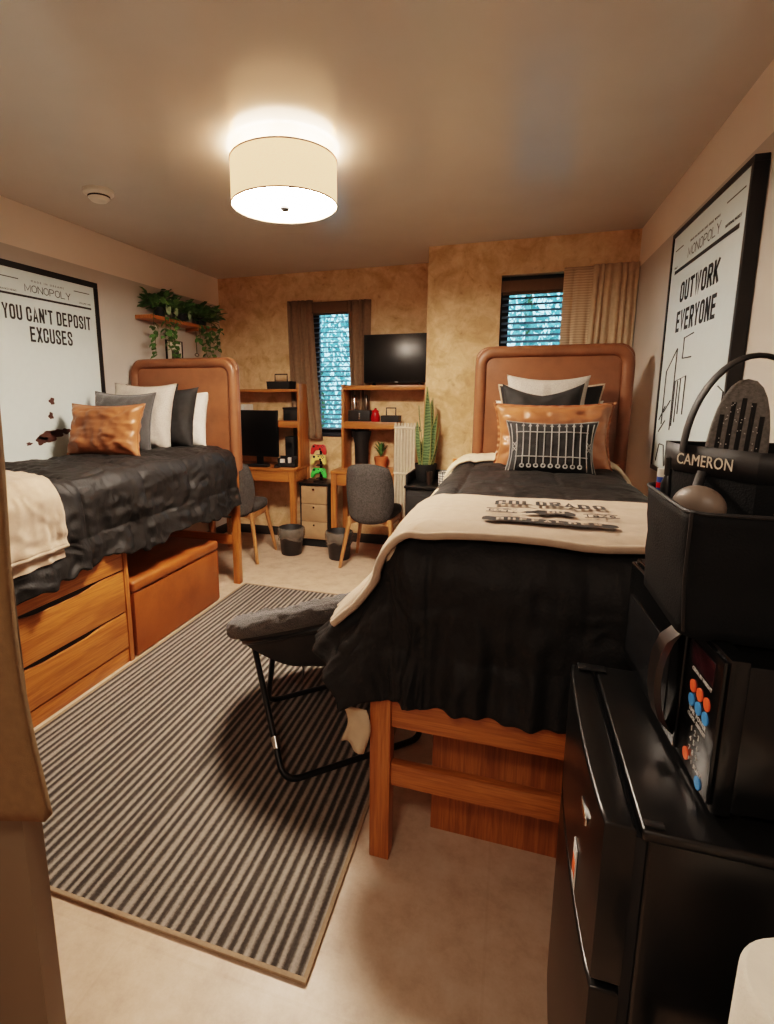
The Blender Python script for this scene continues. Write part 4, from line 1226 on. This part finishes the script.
obj('jar', lathe([(.036, 0), (.04, .01), (.04, .05), (.028, .082)], (-1.163, 4.46, ZS), 20), 'red', rj)
obj('lid', lathe([(.03, .082), (.03, .095), (.012, .105), (.01, .118), (0, .12)], (-1.163, 4.46, ZS), 20), 'red', rj)
caddy('small black caddy with loop handle at the right end of the hutch shelf', (-1.02, 4.45, ZS), .16, .12, .055, True)
vs = thing('vase', 'tall black vase on the right desk under the hutch shelf', 'vase', (-1.29, 4.46, ZD))
obj('body', lathe([(.055, 0), (.058, .02), (.064, .22), (.088, .33), (.083, .335), (.06, .24), (0, .24)], (-1.29, 4.46, ZD), 28), 'black_matte', vs)
def succulent():
    t = thing('succulent', 'small green succulent in a terracotta pot on the right desk', 'plant', (-1.13, 4.54, ZD))
    obj('pot', lathe([(.045, 0), (.06, .075), (.064, .075), (.064, .10), (.056, .10), (.054, .088), (0, .088)], (-1.13, 4.54, ZD), 24), 'terracotta', t)
    bm = bmesh.new(); rnd = random.Random(9)
    for i in range(26):
        a = rnd.uniform(0, 2*PI); tl = rnd.uniform(-1.45, -.75)
        leaf(bm, (-1.13, 4.54, ZD+.09+rnd.uniform(0, .05)), Euler((0, tl, a)).to_matrix(), rnd.uniform(.07, .13), .014)
    obj('leaves', bm, 'leaf', t, recalc=False)
succulent()

# trash bins
def bin_(label, x, y, first=None):
    t = thing('trash_bin', label, 'trash bin', (x, y, 0), group='black trash bins by the desks', local=True)
    obj('bucket', lathe([(.088, 0), (.09, .004), (.112, .235), (.116, .24), (.112, .243), (.106, .235), (.084, .012), (0, .012)], (0, 0, 0), 36), 'bin', t)
    def lf(u, v):
        a = u*2*PI; wv = math.sin(a*5)*.5+math.sin(a*9+1)*.5
        r = .118+.010*math.sin(v*PI)+.003*wv+(-.016*(v < .02))
        return (r*math.cos(a)*(1-.05*v), r*math.sin(a)*(1-.05*v), .246-.095*v*(1+.18*wv*v))
    o = obj('liner', grid(lf, 72, 12, True), 'bag', t, 80)
    obj('liner_knot', tube([(.114*math.cos(a), .114*math.sin(a), .150+.02*math.sin(3*a)) for a in [i*2*PI/40 for i in range(40)]], .0035, 5, True), 'bag', t)
    return t
b0 = bin_('black trash bin with clear liner in front of the left desk leg', -1.835, 4.10)
dup(b0, (-1.385, 4.10, 0), None, 'black trash bin with clear liner between the drawer cabinet and the desk chair')

# desk chairs
def desk_chair(label, loc, rz):
    t = thing('desk_chair', label, 'chair', loc, rz, 'gray boucle desk chairs', local=True)
    def back(u, v):
        x = -.20+.40*u; z = .385+.49*v
        k = (abs(u-.5)*2)
        y = -.215+(.11-.05*v)*k**2.4-.03*v
        e = (1-abs(2*u-1)**7)*(1-abs(2*v-1)**7)
        return x, y, z, e
    bm = bmesh.new()
    nu, nv = 26, 26; V = {}
    out = rrect(2, 2, .42, 8)
    for s in (0, 1):
        for i in range(nu+1):
            for j in range(nv+1):
                if s and (i in (0, nu) or j in (0, nv)): V[1, i, j] = V[0, i, j]; continue
                a, b = -1+2*i/nu, -1+2*j/nv
                # map the square to a rounded square
                m_ = 1-.16*(a*a*b*b)
                x, y, z, e = back(.5+a*m_/2, .5+b*m_/2)
                e2 = max(0, (1-a**6)*(1-b**6))**.5
                V[s, i, j] = bm.verts.new((x, y+(.035 if s else -.035)*e2, z))
    for s in (0, 1):
        for i in range(nu):
            for j in range(nv):
                bm.faces.new([V[s, i, j], V[s, i+1, j], V[s, i+1, j+1], V[s, i, j+1]])
    obj('backrest', bm, 'chair_fabric', t, 75)
    obj('seat', prism(rrect(.37, .38, .10, 6, 0, .06), .41, .49, 'z', .03), 'chair_fabric', t, 60)
    fr = bmesh.new()
    add_prism(fr, [(-.17, .415), (.17, .415), (.17, .36), (.10, .385), (-.10, .385), (-.17, .36)], -.165, -.14, 'y', .003)
    add_box(fr, -.17, .17, .14, .165, .37, .415, .003); add_box(fr, -.18, -.155, -.14, .14, .37, .415, .003); add_box(fr, .155, .18, -.14, .14, .37, .415, .003)
    obj('seat_frame', fr, 'leg_wood', t)
    for sx_ in (-1, 1):
        for sy_ in (-1, 1):
            obj('leg', tube([(sx_*.165, sy_*.155, .42), (sx_*.235, sy_*.215, 0)], [.02, .013], 12), 'leg_wood', t)
    return t
c0 = desk_chair('gray boucle desk chair with wooden legs at the desk under the television', (-1.055, 4.06, 0), -.04)
dup(c0, (-2.235, 3.93, 0), (0, 0, .08), 'gray boucle desk chair at the left desk, half hidden by the left headboard')

# radiator, nightstand with plant
ra = thing('radiator', 'cream column radiator on the back wall right of the desk', 'radiator', (-.87, 4.24, 0))
for i in range(7):
    x = -.930+i*.0262
    obj('column', tube([(x, 4.24, .27), (x, 4.24, .30), (x, 4.24, 1.14), (x, 4.24, 1.17)], [.008, .0125, .0125, .008], 10), 'radiator', ra)
for z in (.31, .745, 1.13): obj('header', tube([(-.942, 4.24, z), (-.765, 4.24, z)], .015, 10), 'radiator', ra)
for x in (-.915, -.785): obj('foot', tube([(x, 4.24, .28), (x, 4.24, 0)], .014, 10), 'radiator', ra)
obj('valve', tube([(-.765, 4.24, 1.13), (-.735, 4.24, 1.13), (-.725, 4.24, 1.10)], .014, 10), 'dark_chrome', ra)

ns = thing('nightstand', 'black nightstand with drawer between radiator and right bed', 'nightstand', (-.56, 3.85, 0))
nx0, nx1, ny0, ny1, nz = -.745, -.40, 3.70, 4.10, .738
obj('body', box(nx0+.01, nx1-.01, ny0+.015, ny1, 0.04, nz-.018, .003), 'black_matte', ns)
obj('top', box(nx0, nx1, ny0, ny1, nz-.018, nz, .003), 'black_plastic', ns)
obj('raised_edge', join(box(nx0, nx0+.015, ny0+.06, ny1, nz, nz+.075, .003), box(nx0, nx1, ny1-.015, ny1, nz, nz+.075, .003)), 'black_matte', ns)
for z0, z1 in ((.40, .67), (.08, .38)):
    d = obj('drawer', box(nx0+.02, nx1-.02, ny0+.002, ny0+.015, z0, z1, .003), 'black_matte', ns)
    obj('handle', tube([(nx0+.11, ny0-.012, (z0+z1)/2+.06), (nx1-.11, ny0-.012, (z0+z1)/2+.06)], .005, 8), 'dark_chrome', d)
sn = thing('snake_plant', 'tall variegated snake plant in a black pot on the nightstand', 'plant', (-.632, 3.98, nz))
obj('pot', lathe([(.058, 0), (.07, .02), (.085, .12), (.085, .135), (.078, .135), (.075, .12), (0, .12)], (-.632, 3.98, nz), 28), 'black_matte', sn)
obj('soil', lathe([(0, .121), (.075, .121), (.075, .124), (0, .124)], (-.632, 3.98, nz), 24), 'soil', sn)
rnd = random.Random(21)
for i, (dx, hh, tw) in enumerate(((0.0, .60, .2), (.03, .52, .8), (-.03, .46, 1.4), (.05, .40, .4), (-.045, .34, 2.0), (.012, .50, 2.6), (-.055, .28, .6), (.062, .30, 1.2), (.02, .36, 1.9))):
    bm = bmesh.new(); be = bmesh.new()
    bx_, by_ = -.632+dx*.6, 3.98+rnd.uniform(-.03, .03)
    rows = []; el = []; er = []
    for k in range(15):
        t_ = k/14; z = nz+.12+hh*t_
        w = .030*(math.sin(PI*min(1, .28+t_*.5))**.8)*(1-t_**5)+.0005
        ang = tw+t_*.5
        cx_ = bx_+dx*1.1*t_+.012*math.sin(3*t_+i); cy_ = by_-.01*t_
        d = Vector((math.cos(ang), math.sin(ang)*.5, 0)); nrm = Vector((-d.y, d.x, 0))*.006
        c_ = Vector((cx_, cy_, z))
        rows.append([bm.verts.new(c_-d*w), bm.verts.new(c_+nrm), bm.verts.new(c_+d*w)])
        el.append(c_-d*w); er.append(c_+d*w)
    for A, B in zip(rows, rows[1:]):
        for j in range(2): bm.faces.new((A[j], A[j+1], B[j+1], B[j]))
    lf_ = obj('leaf', bm, 'snake', sn, 80)
    add_tube(be, el, .0028, 4); add_tube(be, er, .0028, 4)
    obj('leaf_edge', be, 'snake_edge', lf_)
cu_ = thing('plaid_cup', 'black and white plaid cup beside the snake plant on the nightstand', 'cup', (-.468, 3.84, nz))
obj('cup', lathe([(.042, 0), (.045, .1), (.041, .1), (.038, .006), (0, .006)], (-.468, 3.84, nz), 28), 'plaid', cu_)
obj('rim', tube([(-.468+.0435*math.cos(a*PI/14), 3.84+.0435*math.sin(a*PI/14), nz+.101) for a in range(28)], .003, 6, True), 'black_matte', cu_)
solo('tumbler', lathe([(.022, 0), (.022, .10), (.018, .10), (.018, .004), (0, .004)], (-.575, 3.80, nz), 20), 'dark_chrome', 'small metal tumbler in front of the snake plant', 'tumbler', (-.575, 3.80, nz))

# ------------------------------------------------------------------ saucer chair
mc = thing('saucer_chair', 'gray sherpa saucer chair on black folding frame beside the right bed', 'chair', (-.78, 1.9, 0))
C0 = Vector((-.735, 1.985, .485)); RX, RY = .375, .385
ux = Vector((.80, .60, .07)).normalized(); uz = Vector((-.36, .26, .90)); uz = (uz-ux*uz.dot(ux)).normalized(); uy = uz.cross(ux).normalized()
def bowl(u, v, off):
    a = u*2*PI; rho = v
    return C0+ux*(RX*rho*math.cos(a))+uy*(RY*rho*math.sin(a))+uz*(-.17*(1-rho**2.2)+off)
def cushion(u, v):
    a = u*2*PI; er = ux*math.cos(a)+uy*math.sin(a)
    if v < .62:
        rho = .02+.98*v/.62; p = bowl(u, rho, .042)
        p += uz*(.010*math.sin(a*2+.6)*rho)
    else:
        t_ = (v-.62)/.38*PI; p = bowl(u, 1, 0)+er*(.046*math.sin(t_))+uz*(.042*math.cos(t_))
    k = .0065*noise.noise(p*75)+.007*noise.noise(p*36)+.008*noise.noise(p*11)
    return p+(uz if v < .7 else er)*k
def seat_bot(u, v):
    p = bowl(u, .02+1.0*v, -.040)
    return p+uz*(.012*noise.noise(p*9)-.02*math.sin(PI*v))
obj('cushion', grid(cushion, 170, 90, True), 'sherpa', mc, 85)
obj('cushion_back', grid(seat_bot, 80, 26, True), 'sherpa_back', mc, 85)
obj('tie_cord', tube([bowl(.62, .62, -.05), bowl(.62, .62, -.05)+Vector((.01, 0, -.05)), bowl(.62, .62, -.05)+Vector((0, .005, -.10))], .003, 6), 'sherpa_back', mc)
def arc(p0, p1, p2, n=6):
    return [(1-t)**2*Vector(p0)+2*t*(1-t)*Vector(p1)+t*t*Vector(p2) for t in [i/n for i in range(n+1)]]
def uframe(top_l, base_l, base_r, top_r, nm='leg_frame'):
    tl, bl, br, tr_ = map(Vector, (top_l, base_l, base_r, top_r))
    d1 = (tl-bl).normalized(); d2 = (br-bl).normalized(); d3 = (tr_-br).normalized()
    pts = [tl]+arc(bl+d1*.07, bl, bl+d2*.07)+arc(br-d2*.07, br, br+d3*.07)+[tr_]
    f = obj(nm, tube(pts, .0125, 10), 'black_metal', mc)
    return f
f1 = uframe((-.985, 1.80, .37), (-.728, 1.515, .0135), (-.285, 1.925, .0135), (-.55, 2.22, .44))
f2 = uframe((-.86, 1.745, .46), (-1.01, 1.955, .0135), (-.56, 2.37, .0135), (-.42, 2.14, .50))
obj('joint_collar', tube([(-.80, 1.597, .13), (-.78, 1.573, .10)], .017, 10), 'chrome', f1)
obj('rim_hoop', tube([bowl(i/60, .96, -.045) for i in range(60)], .010, 8, True), 'black_metal', mc)

# ------------------------------------------------------------------ fridge, microwave, tote
fg = thing('mini_fridge', 'black two-door mini fridge standing right of the bed foot', 'fridge', (.45, .93, 0))
FY0, FY1, FZ = .705, 1.155, .825
obj('cabinet', box(.205, .74, FY0, FY1, .015, FZ-.004, .006, 3), 'fridge', fg)
obj('top_panel', box(.196, .745, FY0-.003, FY1+.003, FZ-.018, FZ, .005, 3), 'fridge', fg)
def door(z0, z1):
    # slightly bowed front: outline in plan
    pts = [(.19, FY0), (.19, FY1)]
    for i in range(13):
        t_ = i/12; y = FY1+(FY0-FY1)*t_
        pts.append((.150-.010*math.sin(PI*t_)**.6, y))
    return prism(pts, z0, z1, 'z', .006)
d1 = obj('freezer_door', door(.555, FZ-.002), 'fridge', fg)
d2 = obj('fridge_door', door(.03, .543), 'fridge', fg)
obj('gasket', box(.19, .205, FY0+.006, FY1-.006, .03, FZ-.02), 'black_matte', fg)
obj('emblem', box(.1385, .1425, .78, .83, .745, .758, .001), 'chrome', d1)
obj('sticker', box(.1385, .1405, .83, .862, .575, .65, .0005), 'white_btn', d1)
obj('sticker', box(.1380, .1400, .833, .859, .592, .625, .0005), 'orange_btn', d1)
obj('hinge_cap', box(.20, .225, FY0+.004, FY0+.016, FZ, FZ+.004, .001), 'black_plastic', fg)
obj('hinge_cap', box(.16, .215, FY1-.03, FY1-.004, FZ, FZ+.005, .002), 'black_plastic', fg)
for x in (.23, .70):
    for y in (FY0+.03, FY1-.03): obj('foot', lathe([(.015, 0), (.015, .016)], (x, y, 0), 12), 'black_plastic', fg)

MWrot = .052
mw = thing('microwave', 'black microwave on the mini fridge with colored keypad', 'microwave', (.277, .97, FZ), local=True, rot=MWrot)
mw_z = .008; MH = .232
mw.location.z = FZ
def L_(x0, x1, y0, y1, z0, z1, b=.004): return box(x0, x1, y0, y1, z0, z1, b)
YN, YFAR = -.222, .222
obj('case', L_(.024, .345, YN+.004, YFAR-.004, mw_z+.004, mw_z+MH-.008), 'mw', mw)
fp = obj('front_panel', L_(0, .024, YN, YFAR, mw_z, mw_z+MH), 'mw', mw)
dd = obj('door', L_(-.010, 0, YN+.125, YFAR-.004, mw_z+.012, mw_z+MH-.006, .003), 'mw', mw)
obj('door_window', L_(-.0115, -.0098, YN+.175, YFAR-.022, mw_z+.035, mw_z+MH-.072, .0005), 'mw_glass', dd)
hb = []
for i in range(9):
    a = i/8; hb.append((-.010-.034*math.sin(PI*a)**.45, YN+.148, mw_z+.03+(MH-.052)*a))
hbm = bmesh.new()
pr_ = [(x, z) for x, y, z in hb]+[(x+.010, z) for x, y, z in hb[::-1][1:-1]]
add_prism(hbm, pr_, YN+.132, YN+.168, 'y')
obj('handle', hbm, 'dark_chrome', dd)
cp = obj('control_panel', L_(-.006, 0, YN+.004, YN+.118, mw_z+.012, mw_z+MH-.006, .002), 'mw', mw)
obj('display', L_(-.0075, -.0055, YN+.025, YN+.10, mw_z+.178, mw_z+.212, .0004), 'display', cp)
def btn(y, z, r, m):
    bm = lathe([(0, 0), (r, 0), (r, .002), (0, .002)], (0, 0, 0), 16)
    xf(bm, Matrix.Translation((-.0058, y, z)) @ Matrix.Rotation(-PI/2, 4, 'Y'))
    obj('button', bm, m, cp)
for i in range(3):
    btn(YN+.036+i*.025, mw_z+.145, .0095, 'orange_btn'); btn(YN+.036+i*.025, mw_z+.123, .0095, 'blue_btn')
btn(YN+.084, mw_z+.034, .0095, 'orange_btn'); btn(YN+.034, mw_z+.022, .0095, 'blue_btn')
def mtext(s, y, z, size):
    bm = text_bm(s, size, 1, 0, .0002)
    for v in bm.verts: v.co = Vector((-.0064-v.co.z, y-v.co.x, z+v.co.y))
    obj('lettering', bm, 'white_btn', cp)
mtext('COOK BY WEIGHT', YN+.062, mw_z+.170, .008)
mtext('TIME  POWER', YN+.062, mw_z+.108, .010); mtext('CLOCK  DEFROST', YN+.062, mw_z+.098, .008)
for r_, row in enumerate(('1  2  3', '4  5  6', '7  8  9')): mtext(row, YN+.062, mw_z+.082-r_*.016, .012)
mtext('STOP  0  START', YN+.06, mw_z+.034, .009)
for x in (.04, .31):
    for y in (YN+.03, YFAR-.03): obj('foot', lathe([(.012, 0), (.012, .010)], (x, y, 0), 12), 'black_plastic', mw)
MT = FZ+mw_z+MH-.006

tt = thing('shower_tote', 'black nylon tote reading CAMERON on top of the microwave', 'tote bag', (.42, .93, MT))
TX0, TX1, TY0, TY1 = .239, .61, .806, 1.07
zp = 1.246
def ringwall(poly, z0, z1, nz_=10, wob=.006, seed=0, taper=0):
    n = len(poly); cx_ = sum(p[0] for p in poly)/n; cy_ = sum(p[1] for p in poly)/n
    def fn(u, v):
        k = u*n; i = int(k) % n; f = k-int(k)
        a, b = poly[i], poly[(i+1) % n]
        x, y = a[0]+(b[0]-a[0])*f, a[1]+(b[1]-a[1])*f
        s = 1-taper*(1-v)
        w = wob*noise.noise(Vector((x*22, y*22, v*3+seed)))*math.sin(PI*v)
        return (cx_+(x-cx_)*s+w, cy_+(y-cy_)*s+w, z0+(z1-z0)*v)
    return grid(fn, n*3, nz_, True)
outer = rrect(TX1-TX0, TY1-TY0, .03, 5, (TX0+TX1)/2, (TY0+TY1)/2)
o1 = obj('outer_pockets', ringwall(outer, MT+.002, zp, 12, .010, 1, .04), 'tote', tt, 70); thicken(o1, .003)
obj('pocket_piping', tube([(x, y, zp) for x, y in outer], .003, 6, True), 'tote_band', tt)
obj('corner_piping', tube([(TX0+.012, TY0+.012, MT+.01), (TX0+.004, TY0+.006, MT+.09), (TX0+.004, TY0+.006, zp)], .0025, 6), 'tote_band', tt)
inner = [(.264, 1.05), (.264, .995), (.336, .87), (.36, .857), (.59, .857), (.59, 1.05)]
o2 = obj('inner_body', ringwall(inner, MT+.002, 1.325, 12, .0, 2), 'tote', tt, 30); thicken(o2, .003)
obj('base', box(TX0+.02, TX1-.02, TY0+.02, TY1-.02, MT+.001, MT+.006), 'tote', tt)
inset = [(x, y) for x, y in inner]
# ribbon band round the mouth, with the lettering on its angled face
cxm, cym = .45, .93
band = [(cxm+(x-cxm)*1.012, cym+(y-cym)*1.015) for x, y in inner]
o3 = obj('ribbon_band', ringwall(band, 1.282, 1.3265, 3, 0, 3), 'tote_band', tt, 30); thicken(o3, .002)
p0 = Vector((band[1][0], band[1][1], 0)); p1 = Vector((band[2][0], band[2][1], 0)); dvec = (p1-p0).normalized(); nvec = Vector((dvec.y, -dvec.x, 0))
if nvec.x > 0: nvec = -nvec
tb = fit(text_bm('CAMERON', .036, .95, 0, .0003, 1.05), .100, .018)
mid = p0+dvec*.060
for v in tb.verts:
    q = mid+dvec*v.co.x+nvec*(.003+v.co.z); v.co = Vector((q.x, q.y, 1.3035+v.co.y))
obj('lettering', tb, 'text_cream', o3)
def strap(pts, w, nm, th_=.0015):
    bm = bmesh.new(); rows = []
    for p, wd in pts:
        p = Vector(p); wd = Vector(wd)*w/2
        rows.append((bm.verts.new(p-wd), bm.verts.new(p+wd)))
    for A, B in zip(rows, rows[1:]): bm.faces.new((A[0], A[1], B[1], B[0]))
    o = obj(nm, bm, 'tote_band', tt, 80); md = o.modifiers.new('t', 'SOLIDIFY'); md.thickness = .003
    return o
hp = []
for i in range(25):
    t_ = i/24; a = PI*t_
    x = .355-.085*math.cos(a); z = 1.315+.152*math.sin(a)**1.05
    hp.append((x, .97+.012*math.cos(a), z))
obj('handle', tube(hp, .0125, 10, flat=.35), 'tote_band', tt)
strap([((.290, .947, 1.288), tuple(dvec)), ((.272, .915, 1.25), tuple(dvec)), ((.258, .90, 1.18), tuple(dvec))], .016, 'side_strap')

# slipper standing in the tote
sl = thing('slide_sandal', 'gray ribbed sandal sole sticking up out of the black tote', 'sandal', (.337, .985, 1.145), rot=(-.10, .05, -.30), local=True)
def sole(w, h, n=28):
    P = []
    for i in range(n):
        a = 2*PI*i/n; c_, s_ = math.cos(a), math.sin(a)
        P.append((w/2*abs(c_)**.85*(1 if c_ > 0 else -1), h/2+h/2*abs(s_)**.9*(1 if s_ > 0 else -1)))
    return P
obj('sole', prism(sole(.086, .290), 0, .026, 'y', .006), 'rubber', sl)
bm = bmesh.new()
for i in range(5):
    x = -.0265+i*.01325; hh = .276-abs(x)**2*40
    add_tube(bm, [(x, .0012, .06), (x, .0012, hh-.018)], .0038, 8)
obj('grooves', bm, 'black_matte', sl)
bm = bmesh.new(); rnd = random.Random(8)
for i in range(36): add_box(bm, *(lambda x, z: (x-.0007, x+.0007, -.0042, -.0025, z-.0007, z+.0007))(rnd.uniform(-.026, .026), rnd.uniform(.16, .25)))
obj('specks', bm, 'white_btn', sl)
obj('strap', grid(lambda u, v: (.042*math.cos(PI*u), .022+.055*math.sin(PI*u), .11+.075*v), 20, 6), 'black_matte', sl)
# bottles in the pockets
tb1 = thing('toothpaste_tube', 'blue and white tube in the left pocket of the black tote', 'tube', (.2615, 1.042, 1.165))
obj('tube_body', lathe([(.0085, 0), (.0105, .07), (.0105, .098)], (.2615, 1.042, 1.165), 14), 'blue', tb1)
obj('cap', lathe([(.0108, .098), (.0108, .112), (0, .113)], (.2615, 1.042, 1.165), 14), 'white_plastic', tb1)
obj('band', lathe([(.0109, .078), (.0109, .088)], (.2615, 1.042, 1.165), 14, False), 'red', tb1)
tb2 = thing('bottle', 'slim black bottle beside the blue tube in the tote pocket', 'bottle', (.2615, 1.015, 1.155))
obj('body', lathe([(.0095, 0), (.0105, .01), (.0105, .10), (.005, .115)], (.2615, 1.015, 1.155), 14), 'black_plastic', tb2)
obj('cap', lathe([(.007, .115), (.007, .145), (0, .147)], (.2615, 1.015, 1.155), 14), 'black_plastic', tb2)
def dome(u, v):
    a = u*2*PI; b = -PI/2+PI*v
    return (.275+.019*math.cos(a)*math.cos(b)-.025*math.sin(a)*math.cos(b)*-1, .895+.015*math.cos(a)*math.cos(b)-.030*math.sin(a)*math.cos(b), 1.240+.032*math.sin(b))
tb3 = solo('soap_dish', grid(dome, 28, 16, True), 'soap_gray', 'rounded gray-beige soap case in the front corner pocket of the tote', 'soap dish', (.272, .905, 1.20))
tb4 = thing('lotion_tube', 'beige tube lying in the right pocket of the tote', 'tube', (.385, .859, 1.2))
obj('tube_body', tube([(.36, .859, 1.235), (.385, .859, 1.25), (.41, .859, 1.267)], [.007, .009, .008], 12), 'beige', tb4)
obj('cap', tube([(.41, .859, 1.267), (.425, .859, 1.277)], .0085, 12), 'black_plastic', tb4)

# paper roll on a small black table in the near right corner
tx, ty, tz = .336, .545, .532
tbx = thing('side_table', 'small black side table under the paper roll', 'table', (tx, ty, 0))
obj('tabletop', box(tx-.12, tx+.14, ty-.13, ty+.13, tz-.02, tz, .003), 'black_matte', tbx)
for a in (-.105, .125):
    for b in (-.115, .115): obj('leg', box(tx+a-.012, tx+a+.012, ty+b-.012, ty+b+.012, 0, tz-.02, .002), 'black_matte', tbx)
pr2 = thing('paper_towel_roll', 'white paper towel roll in the lower right corner beside the fridge', 'paper roll', (tx, ty, tz))
obj('paper', lathe([(.024, 0), (.074, 0), (.078, .006), (.076, .262), (.070, .27), (.024, .27), (.024, 0)], (tx, ty, tz), 44, False), 'tissue', pr2)
obj('core', lathe([(.0235, .001), (.0235, .268), (.021, .268), (.021, .001), (.0235, .001)], (tx, ty, tz), 28, False), 'cardboard', pr2)

# ------------------------------------------------------------------ near left: open door with hanging canvas
struct('door_1', box(-1.62, -.812, .60, .64, .01, 2.03, .003), 'door_paint')
def tw(u, v):
    x = -1.25+.525*u; z = 1.55-(.905-.055*u)*v
    y = .588-.022*(1+math.sin(u*9+1.5*v))*.5*(.3+v*.7)-.012*math.sin(v*PI)
    return (x+.008*math.sin(v*7), y, z)
hc = thing('hanging_towel', 'tan canvas towel hanging over the pale door at the left edge', 'towel', (-1.0, .58, .6))
o = obj('cloth', grid(tw, 40, 40), 'towel', hc, 80); thicken(o, .018)
def tw2(u, v):
    x = -1.25+.42*u; z = 1.55-(.84-.05*u)*v
    return (x, .572-.022*(1+math.sin(u*9+1.5*v+.6))*.5*(.3+v*.7)-.014*math.sin(v*PI), z)
o = obj('front_fold', grid(tw2, 36, 36), 'towel', hc, 80); thicken(o, .010)
obj('hook', tube([(-1.0, .60, 1.56), (-1.0, .55, 1.56), (-1.0, .54, 1.585)], .006, 8), 'dark_chrome', hc)

# ------------------------------------------------------------------ light, world, camera
el = bpy.data.lights.new('added_fill_light', 'AREA'); el.shape = 'DISK'; el.size = .4; el.energy = 8; el.color = (1, .82, .66)  # added soft fill behind the camera, lifts the near floor; no fixture known there
eo = bpy.data.objects.new('added_fill_light', el); COL.objects.link(eo); eo.location = (-.35, -.55, 2.44)

w = bpy.data.worlds.new('World'); scn.world = w; w.use_nodes = True
nt = w.node_tree; bg = nt.nodes['Background']
tc = nt.nodes.new('ShaderNodeTexCoord'); sp_ = nt.nodes.new('ShaderNodeSeparateXYZ'); L(nt, tc.outputs['Generated'], sp_.inputs[0])
r = ramp(nt, [(.35, (.10, .22, .28)), (.5, (.34, .66, .80)), (.75, (.50, .80, 1.0))], sp_.outputs['Z'])
mr = N(nt, 'ShaderNodeMapRange'); mr.inputs[1].default_value = -1; mr.inputs[2].default_value = 1
L(nt, sp_.outputs['Z'], mr.inputs[0]); L(nt, mr.outputs[0], r.inputs['Fac'])
L(nt, r.outputs['Color'], bg.inputs['Color']); bg.inputs['Strength'].default_value = 2.6

cam = bpy.data.cameras.new('Camera'); co = bpy.data.objects.new('Camera', cam); COL.objects.link(co)
cam.sensor_fit = 'VERTICAL'; cam.sensor_width = 36; cam.sensor_height = 36
cam.lens = 517.287/1024*36
cam.shift_x = (387-348.372)/1024; cam.shift_y = -(512-485.157)/1024
yaw, pitch, roll = math.radians(-17.6), math.radians(10.053), math.radians(-.076)
F = Vector((math.sin(yaw)*math.cos(pitch), math.cos(yaw)*math.cos(pitch), -math.sin(pitch)))
Rt = Vector((math.cos(yaw), -math.sin(yaw), 0)); U = Rt.cross(F)
R2 = math.cos(roll)*Rt+math.sin(roll)*U; U2 = -math.sin(roll)*Rt+math.cos(roll)*U
mx = Matrix((R2, U2, -F)).transposed().to_4x4(); mx.translation = (0, 0, 1.41)
co.matrix_world = mx
cam.clip_start = .02
scn.camera = co
scn.view_settings.view_transform = 'Filmic'
scn.view_settings.look = 'Medium High Contrast'
scn.view_settings.exposure = 1.15
scn.view_settings.gamma = 1.0
scn.cycles.use_denoising = True
scn.cycles.max_bounces = 8
scn.cycles.diffuse_bounces = 5
scn.cycles.sample_clamp_indirect = 6
